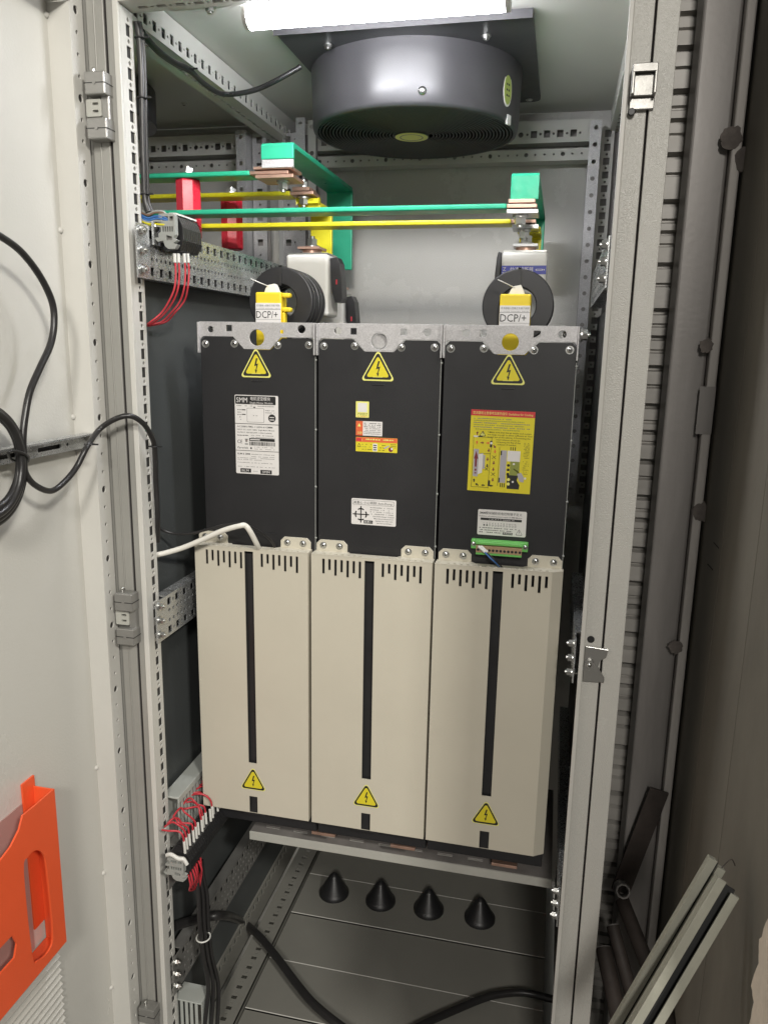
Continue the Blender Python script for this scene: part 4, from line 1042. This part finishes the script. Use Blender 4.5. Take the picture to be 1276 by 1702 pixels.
wires = thing('red_wires', 'four thin red wires hanging in a curve from the upper terminals', 'wires', (40, 40, -360), None)
for i, px in enumerate((290, 296, 306, 312)):
    b = MB(); p0 = at(px, 421, X=44); p1 = at(px + 1, 436, X=44)
    b.tube([p0, p1], 2.2, m_ferrule, n=10); b.build('ferrule', wires)
    b = MB(); q = [at(px + 1, 435, X=44), at(px + 2, 452, X=44), at(px + 0, 478, X=42), at(px - 9 + i, 500, X=34), at(px - 22, 520, X=22), at(px - 40 + i, 535, X=8), at(243 + i, 539.5 + (i % 2) * 2, X=-8)]
    b.tube(q, 1.35, m_redw, n=8); b.build('wire', wires)
cw = thing('control_wires', 'thin grey, blue and brown wires arching into the upper terminals', 'wires', (20, 20, -225), None)
for i, (mm_, y1_, y2_) in enumerate(((m_greyp, 354, 350), (m_brownw, 357, 352), (m_bluew, 362, 358), (m_bluew, 366, 362), (m_greyp, 369, 366), (m_yellow, 371, 371))):
    b = MB(); b.tube([at(228, 346 + 3.5 * i, Y=18), at(245, y1_, X=6), at(258, y2_ + 1, X=18), at(272, y2_ + 2, X=30), at(284, 366 + i, X=38)], 1.5, mm_, n=8); b.build('wire', cw)

# ================================================================ LOWER LEFT: TRUNKING, TERMINALS, WIRES
def trunk(z1, z0, X0, X1, y0, y1, label):
    t = thing('wiring_duct', label, 'cable duct', ((X0 + X1) / 2, (y0 + y1) / 2, z0), 'slotted plastic wiring ducts')
    b = MB(); b.box(X0, X1 + 2.5, y0, y1, z1 - 1, z1 + 2, m_duct); b.box(X1 + .6, X1 + 2.5, y0, y1, z1 - 9, z1 - 1, m_duct); b.build('lid', t, bevel=.8)
    b = MB(); y = y0 + 3
    while y < y1: b.box(X1 - 1.5, X1, y, y + 6, z0 + 8, z1 - 1.2, m_duct); y += 11
    b.box(X1 - 1.5, X1, y0 + 2, y1, z0, z0 + 8, m_duct); b.box(X0, X0 + 1.5, y0 + 2, y1, z0, z1 - 1.2, m_duct); b.box(X0, X1, y0 + 2, y1, z0 - 1.5, z0 - .1, m_duct)
    b.build('slotted_wall', t)
A = at(281, 1326, Y=16)
XD, ZD = A.x + 6, A.z
trunk(ZD, ZD - 88, -12, XD + 8, 16, 330, 'grey slotted wiring duct with closed lid beside the left beige cover')
tl = thing('terminal_block_row', 'long black terminal row with many white ferrules below the grey duct', 'terminal block', (40, 60, -1190), 'terminal block rows on the left rails')
TX = 46; q0 = at(308, 1403, X=TX); q1 = at(362, 1344, X=TX)
zt0 = (q0.z + q1.z) / 2 - 22
tblocks(tl, 18, TX + 9, q0.y - 14, 26, zt0 - 24, zt0 + 14, marker=False)
rw = thing('red_wires', 'bunch of red wires arching from the duct slots down to the lower terminals', 'wires', (40, 80, -1150), None)
for i in range(15):
    y = q0.y + 9.5 * i; z = zt0 + 16; jx = random.uniform(-2.5, 2.5); jz = random.uniform(-9, 7); jw = random.uniform(-5, 5)
    b = MB(); b.tube([(TX + jx, y, z - 4), (TX - 1 + jx, y, z + 17)], 2.1, m_ferrule, n=10); b.build('ferrule', rw)
    if i not in (5, 9):
        b = MB(); b.tube([(TX - 1 + jx, y, z + 16), (TX - 3 + jx, y - 1, z + 28), (TX - 12 + jw, y - 3 + jw, z + 40 + jz), (TX - 24 + jw * .5, y - 5 - jw, z + 42 + jz), (XD + 5, y - 6 + jw * .5, z + 34)], 1.5, m_redw, n=8); b.build('wire', rw)
rw2 = thing('red_wires', 'short red wires leaving the underside of the lower terminals', 'wires', (50, 60, -1230), None)
for i in range(7):
    b = MB(); y = q0.y - 4 + 7 * i; b.tube([(TX + 5, y, zt0 - 22), (TX + 8 + random.uniform(-3, 2), y, zt0 - 38), (TX + 2, y + 8, zt0 - 56), (TX - 8 + i, 18, zt0 - 84)], 1.5, m_redw, n=8); b.build('wire', rw2)
hb = thing('cable_bundle', 'black cable bundle tied with a white strap hanging from the lower terminals', 'cable bundle', (40, 60, -1700), None)
for i in range(6):
    dx = (i % 3) * 7
    b = MB(); b.tube([at(326 + dx * .6, 1430, X=36 + i), at(327 + dx * .8, 1460, X=40 + i), at(330 + dx, 1490, X=44 + i), at(332 + dx, 1540, X=44 + i), at(338 + dx, 1590, X=42 + i), at(346 + dx * 1.2, 1640, X=44 + i), at(340 + dx * 1.5, 1705, X=40 + i)], 3.7, m_rubber, n=10); b.build('cable', hb)
b = MB(); p = at(338, 1558, X=46); b.tube([(p.x + 11 * math.cos(a / 12 * 2 * math.pi), p.y + 12 * math.sin(a / 12 * 2 * math.pi), p.z) for a in range(12)], 1.3, m_ferrule, n=6, closed=True, sub=3); b.build('cable_tie', hb)
D0, D1 = at(289, 1662, Y=18), at(334, 1672, Y=18)
t = thing('wiring_duct', 'short grey slotted duct end near the cabinet floor at lower left', 'cable duct', (D0.x, 30, D0.z - 70), 'slotted plastic wiring ducts')
b = MB(); b.box(D0.x, D1.x, 18, 55, D0.z, D0.z + 2.5, m_duct); b.build('lid', t, bevel=.8)
b = MB(); xx = D0.x + 1
while xx < D1.x - 4: b.box(xx, xx + 5, 20, 21.5, D0.z - 52, D0.z - .2, m_duct); xx += 9
b.box(D0.x, D1.x, 20, 21.5, D0.z - 66, D0.z - 52, m_duct); b.box(D1.x - 1.5, D1.x, 21.6, 55, D0.z - 66, D0.z - .2, m_duct)
b.build('slotted_wall', t)

# ================================================================ CABLES
def cable(name, label, pts, r, m_, n=12, cat='cable', ties=()):
    b = MB(); b.tube(pts, r, m_, n=n)
    if not ties:
        return tag(b.build(name), label, cat)
    p = pts[len(pts) // 2]; t = thing(name, label, cat, p)
    b.build('sheath', t)
    for q, rr in ties:
        bb = MB(); q = Vector(q); bb.tube([(q.x + rr * math.cos(a / 10 * 2 * math.pi), q.y + rr * .8 * math.sin(a / 10 * 2 * math.pi), q.z) for a in range(10)], 1.1, m_blackp, n=6, closed=True, sub=2)
        bb.box(q.x + rr - 1, q.x + rr + 7, q.y - 1, q.y + 1, q.z - 1, q.z + 1, m_blackp); bb.build('cable_tie', t)
    return t
# vertical harness along left post
P = [(227, 36), (231, 60), (234, 100), (236, 160), (237, 220), (239, 280), (241, 330), (247, 352)]
cable('cable_harness', 'black cable harness tied down the inner edge of the left post', [at(x, y, Y=16) for x, y in P], 4.2, m_rubber, ties=[(at(232, 62, Y=16), 6), (at(236, 162, Y=16), 6), (at(240, 322, Y=16), 6)])
cable('thin_cable', 'thin black cable beside the harness on the left post', [at(x + 6, y, Y=20) for x, y in P], 2.2, m_rubber)
P = [at(236, 52, X=-4), at(262, 82, X=-5), at(290, 103, X=-6), at(314, 114, X=-4), at(334, 134, X=-4), at(356, 150, X=0), at(374, 156, X=4), at(402, 154, X=30), at(432, 146, X=60), at(465, 130, X=95), at(500, 110, X=128)]
cable('fan_cable', 'black cable tied along the side beam and swinging across to the fan', P, 4, m_rubber, ties=[(P[3], 7), (P[6], 7)])
P = [at(236, 58, X=-8), at(262, 86, X=-9), at(290, 106, X=-9), at(316, 119, X=-8), at(340, 140, X=-6), at(372, 158, X=-4)]
cable('thin_cable', 'thin black cable strapped behind the fan cable under the side beam', P, 3, m_rubber)
# door cables
XDo = -40
cable('door_cable', 'black cable hanging in a big curve over the open door', [at(x, y, X=XDo) for x, y in ((-30, 378), (0, 392), (35, 418), (66, 458), (86, 500), (90, 535), (84, 572), (66, 612), (50, 650), (42, 690), (38, 730), (40, 765))], 4.1, m_rubber)
coil = thing('cable_coil', 'coiled bundle of black cable hanging on the door rail', 'cable coil', at(-20, 870, X=-45), None)
for i in range(5):
    k = 1 - .05 * i; cxp, cyp = -28, 776
    b = MB(); b.tube([at(cxp + 68 * k * math.cos(a / 16 * 2 * math.pi) + 1.5 * i, cyp + 100 * k * math.sin(a / 16 * 2 * math.pi) - 2 * i, X=-42 + 3.5 * (i % 3)) for a in range(16)], 4.2, m_rubber, n=10, closed=True, sub=4); b.build('loop', coil)
b = MB()
p = at(36, 758, X=-36); b.tube([at(14, 752, X=-30), at(28, 750, X=-28), at(46, 758, X=-32), at(44, 768, X=-44), at(20, 764, X=-46)], 1.6, m_blackp, n=8, closed=True); b.build('cable_tie', coil)
P = [at(40, 758, X=-38), at(42, 785, X=-38), at(58, 806, X=-38), at(85, 816, X=-38), at(108, 800, X=-36), at(128, 775, X=-32), at(145, 742, X=-26), (-15, -62, at(165, 715, Y=-62).z), at(190, 697, Y=-58), at(215, 691, Y=-50), at(236, 702, Y=-36), at(250, 722, Y=-20), at(257, 745, Y=-8), at(259, 800, Y=4), at(262, 860, Y=8), at(262, 900, Y=18)]
P[7] = at(165, 714, Y=-62)
cable('loop_cable', 'black cable looping from the door rail across the hinge gap to the left post', P, 3.7, m_rubber, ties=[(at(148, 738, X=-26), 6), (at(255, 742, Y=-10), 6)])
b = MB()
cable('thin_cable', 'thin black cable curving from the left post to the white cable knot', [at(x, y, Y=Y) for x, y, Y in ((252, 862, 20), (262, 876, 30), (285, 886, 40), (315, 887, 42), (345, 880, 42), (375, 872, 44), (402, 871, 46), (425, 880, 60), (448, 896, 80), (458, 912, 95))], 1.9, m_rubber)
cable('white_cable', 'white cable crossing from the left post over the first beige cover', [at(x, y, Y=Y) for x, y, Y in ((255, 923, 24), (275, 919, 32), (305, 910, 40), (338, 896, 42), (370, 882, 42), (398, 874, 44), (408, 874, 48), (416, 884, 52), (426, 903, 66), (430, 912, 80))], 4, m_wcable)
# floor cables
cable('floor_cable', 'thick black cable curving over the floor plates at left', [at(290, 1540, X=-8), at(330, 1528, X=10), at(372, 1522, X=40)] + [at(x, y, Z=-1590) for x, y in ((402, 1533), (430, 1556), (460, 1592), (490, 1632), (520, 1668), (560, 1702), (590, 1722))], 8, m_rubber)
cable('floor_cable', 'thick black cable running to the right corner of the cabinet floor', [at(x, y, Z=-1598) for x, y in ((640, 1740), (700, 1705), (760, 1678), (810, 1658), (850, 1651), (880, 1652), (920, 1662))], 7, m_rubber)

# ================================================================ DOCUMENT POCKET ON THE DOOR
pk = thing('document_pocket', 'bright orange plastic document pocket fixed on the door above the vent', 'document holder', at(60, 1650, X=-60), None)
XF = -48
def dp(x, y, X=XF): q = at(x, y, X=X); return (q.y, q.z)
zb = dp(111, 1565)[1]; yr = dp(111, 1565)[0]; ztp = dp(90, 1312)[1]
out = [(yr, zb), (yr, ztp), dp(60, 1338), dp(38, 1356), dp(32, 1380), dp(18, 1408), dp(0, 1432)]
yl = yr - 300
last = out[-1]
out += [(last[0] - 30, last[1] - 12), (yl + 60, last[1] - 16), (yl + 25, last[1] + 20), (yl, ztp), (yl, zb)]
s_ = [dp(40, 1450), dp(47, 1425), dp(60, 1414), dp(72, 1420), dp(78, 1445), dp(88, 1550), dp(82, 1580), dp(64, 1597), dp(54, 1588)]
def smooth(P, k=4):
    n = len(P); o = []
    for i in range(n):
        a, b_, c, d = P[i - 1], P[i], P[(i + 1) % n], P[(i + 2) % n]
        for j in range(k):
            t_ = j / k; o.append(tuple(.5 * (2 * b_[m] + (c[m] - a[m]) * t_ + (2 * a[m] - 5 * b_[m] + 4 * c[m] - d[m]) * t_ * t_ + (3 * b_[m] - a[m] - 3 * c[m] + d[m]) * t_ ** 3) for m in (0, 1)))
    return o
s_ = smooth(s_); yc = (yr + yl) / 2
mir = [(2 * yc - p[0], p[1]) for p in reversed(s_)]
mid = [(yc - 30, zb + 60), (yc + 52, zb + 60), (yc + 58, zb + 75), (yc + 52, zb + 92), (yc - 30, zb + 92)]
b = MB(); b.prism(out, FXp(XF), -2.5, 0, m_orange, holes=[s_, mir, mid])
b.box(-78, XF - 2.6, yr - 2.5, yr, zb, ztp, m_orange); b.box(-78, XF - 2.6, yl, yl + 2.5, zb, ztp, m_orange)
b.box(-78, XF - 2.6, yl + 2.6, yr - 2.6, zb, zb + 2.5, m_orange)
b.box(-80.8, -78.2, yr - 22, yr + 2, zb + 30, ztp + 14, m_orange)
b.build('pocket_shell', pk, bevel=1.2)
b = MB(); b.box(-80.8, -79.2, yl + 3, yr - 24, zb + 3, ztp - 12, m_clear); b.build('back_sheet', pk)

# ================================================================ OUTSIDE THE CABINET, RIGHT
YO = 150
col_ = thing('steel_column', 'weathered grey steel column with burnt weld spots right of the cabinet', 'column', (725, YO, -1720))
L0 = at(1171, 0, Y=YO).x; L1 = at(1237, 0, Y=YO).x; L2 = at(1253, 0, Y=YO).x
b = MB(); b.box(L0 - 1, L1, YO, YO + 60, -1722, 260, m_steel); b.build('web', col_, bevel=4, seg=3)
b = MB(); b.box(L1 + 1, L2 + 2, YO - 14, YO + 60, -1722, 260, m_steel2); b.build('flange', col_, bevel=2)
for x, y, r in ((1216, 228, 15), (1242, 262, 17), (1174, 574, 10), (1166, 852, 15), (1122, 1076, 11)):
    p = at(x, y, Y=YO - 15); b = MB(); R = random.Random(x)
    b.prism([(p.x + r * R.uniform(.72, 1.0) * math.cos(a / 22 * 2 * math.pi), p.z + r * R.uniform(.75, 1.1) * math.sin(a / 22 * 2 * math.pi)) for a in range(22)], FY(YO - 14.2), -2, .6, m_weld); b.build('weld_spot', col_)
b = MB(); p, q = at(1166, 642, Y=YO - 15), at(1180, 722, Y=YO - 15); b.box(p.x - 2, p.x + 18, YO - 15.5, YO - 14.2, q.z, p.z, m_steel); b.build('bare_patch', col_)
cw_ = thing('corrugated_wall', 'strip of pale ribbed sheet wall between cabinet edge and steel column', 'wall', (700, 260, -1720))
b = MB(); x0 = 668; x1 = 742; Yc = 215
z = 260; R = random.Random(11); seq = []
prof = [(Yc, 270)]
pat = [(24, 0), (5, 16), (13, 3), (2, 9), (9, 4), (3.5, 16), (10, 5), (2, 10), (18, 1), (5, 16), (16, 2), (2, 9)]
i = 0
while z > -1722:
    h_, off = pat[i % len(pat)]; h_ *= R.uniform(.85, 1.2)
    prof.append((Yc + off, z)); z -= h_; prof.append((Yc + off, z)); z -= 2.2; i += 1
F = Fr((x0, 0, 0), (0, 1, 0), (0, 0, 1))
vs = [(x, p[0], p[1]) for x in (x0, x1) for p in prof]; n = len(prof)
b.add(vs, [(i, i + 1, n + i + 1, n + i) for i in range(n - 1)], m_corr)
b.box(x0, x1, Yc + 20, Yc + 24, -1722, 270, m_corr)
b.build('ribbed_sheet', cw_)
pw = thing('plywood_wall', 'stained dark brown plywood wall at the far right', 'wall', (800, -300, -1720))
XW = L2 + 6
b = MB()
for y0, y1 in ((-420, -150), (-148.5, 10), (11.5, 300)): b.box(XW, XW + 18, y0, y1, -1722, 300, m_ply)
b.build('board', pw, bevel=.6)
b = MB()
pp = [at(x, y, X=XW - .2) for x, y in ((1140, 1110), (1172, 1150), (1210, 1220), (1230, 1270))]
for x, y in ((1186, 902), (1176, 938)): b.tube([at(x, y, X=XW - .2), at(x + 8, y + 9, X=XW - .2)], .8, m_groove, n=6, sub=1)
b.build('crack', pw)
# torn pale board against the wall
pb = [at(x, y, X=XW - 8) for x, y in ((1282, 1530), (1268, 1565), (1266, 1600), (1254, 1640), (1258, 1668), (1248, 1720))]
b = MB(); R = random.Random(5); pl = []
for i in range(len(pb) - 1):
    for t_ in range(4):
        q = pb[i].lerp(pb[i + 1], t_ / 4); pl.append((q.y + R.uniform(-1.5, 1.5), q.z + R.uniform(-1, 1)))
pl += [(pb[-1].y - 20, -1700), (-400, -1700), (-400, pb[0].z + 10)]
b.prism(pl, Fr((XW - 2, 0, 0), (0, 1, 0), (0, 0, 1)), -9, 0, m_plaster)
tag(b.build('plaster_board'), 'pale broken plaster board with a ragged edge leaning at the lower right', 'board')
# leaning channels
def channel(top, bot, w, dirw, label, h=12, m_=None):
    m_ = m_ or m_alu
    T, Bm = Vector(top), Vector(bot); V = (T - Bm).normalized(); U = Vector(dirw); U = (U - V * U.dot(V)).normalized(); N = U.cross(V)
    if N.y > 0: U = -U; N = U.cross(V)
    L = (T - Bm).length; F = Fr(Bm, U, V)
    b = MB(); t_ = 2
    b.rect(F, -w / 2, -w / 2 + w * .34, 0, L, -t_, 0, m_)
    b.rect(F, w / 2 - w * .34, w / 2, 0, L - 6, -t_, 0, m_)
    b.rect(F, -w / 2, -w / 2 + t_, 0, L, -h, -t_ - .05, m_); b.rect(F, w / 2 - t_, w / 2, 0, L - 6, -h, -t_ - .05, m_)
    b.rect(F, -w / 2 + t_ + .05, w / 2 - t_ - .05, 0, L - 3, -h, -h + 1.5, m_ink)
    return tag(b.build('metal_channel', bevel=.5), label, 'metal channel', 'metal channels leaning on the plywood wall')
YR = -285
d = (.8, -.25, .25)
tp = at(1213, 1472, Y=YR); bt = at(1035, 1760, Y=YR - 60); channel(at(1214, 1472, Y=YR), at(1040, 1765, Y=YR - 60), 25, (1, 0, -.3), 'front metal channel with a dark slot leaning on the plywood wall')
def slab(top, bot, w, label):
    T, Bm = Vector(top), Vector(bot); V = (T - Bm).normalized(); U = Vector((1, 0, -.3)); U = (U - V * U.dot(V)).normalized(); N = U.cross(V)
    F = Fr(Bm, U, V); L = (T - Bm).length; b = MB(); b.rect(F, -w / 2, -1, 0, L, -8, 0, m_alu); b.rect(F, 1, w / 2, 0, L - 4, -8, 1.5, m_alu); b.rect(F, -1, 1, 0, L - 2, -6, -2, m_groove)
    b.tube([F.p(w * .3, L - 6, -2), F.p(w * .5, L + 8, -2), F.p(w * .9, L + 4, -4)], .6, m_rust, n=6)
    return tag(b.build('metal_channel', bevel=.6), label, 'metal channel', 'metal channels leaning on the plywood wall')
slab(at(1194, 1434, Y=YR + 22), at(1008, 1750, Y=YR - 20), 18, 'rear metal channel with closed face leaning behind the slotted one')
# dark pipes and flat bar
pipes = [((1034, 1498), (1078, 1610), 11, 'short dark rusty pipe standing nearest the steel column foot'),
         ((1003, 1578), (1034, 1720), 12, 'dark rusty pipe in front, close to the cabinet edge'),
         ((1018, 1540), (1062, 1700), 10, 'dark rusty pipe between the other two pipes')]
for i, (a_, c_, r, lb) in enumerate(pipes):
    Yp = (120, 60, 95)[i]
    b = MB(); p, q = at(*a_, Y=Yp), at(*c_, Y=Yp - 90)
    q2 = p + (q - p) * 2.2
    b.cyl(q2, p, r, m_rust, n=20, inner=r * .62); b.cyl(p - (p - q).normalized() * -1.5, p, r * .9, m_steel, n=16)
    tag(b.build('steel_pipe'), lb, 'pipe', 'rusty pipes beside the cabinet')
b = MB(); p, q = at(1095, 1312, Y=YO - 18), at(1030, 1480, Y=YO - 18); V = (p - q).normalized(); U = V.cross(Vector((0, 1, 0))).normalized()
F = Fr(q, -U if (-U).cross(V).y < 0 else U, V); b.rect(F, -14, 14, 0, (p - q).length, 0, 5, m_rust)
tag(b.build('flat_bar', bevel=.5), 'dark flat steel bar leaning diagonally on the steel column', 'steel bar')
b = MB(); p = at(1035, 1478, Y=90)
b.cyl((p.x, 110, p.z - 14), (p.x, 84, p.z), 13, m_steel, r1=11, n=9, inner=8); tag(b.build('crumpled_sleeve', bevel=1), 'small crumpled grey metal sleeve at the foot of the steel column', 'scrap')
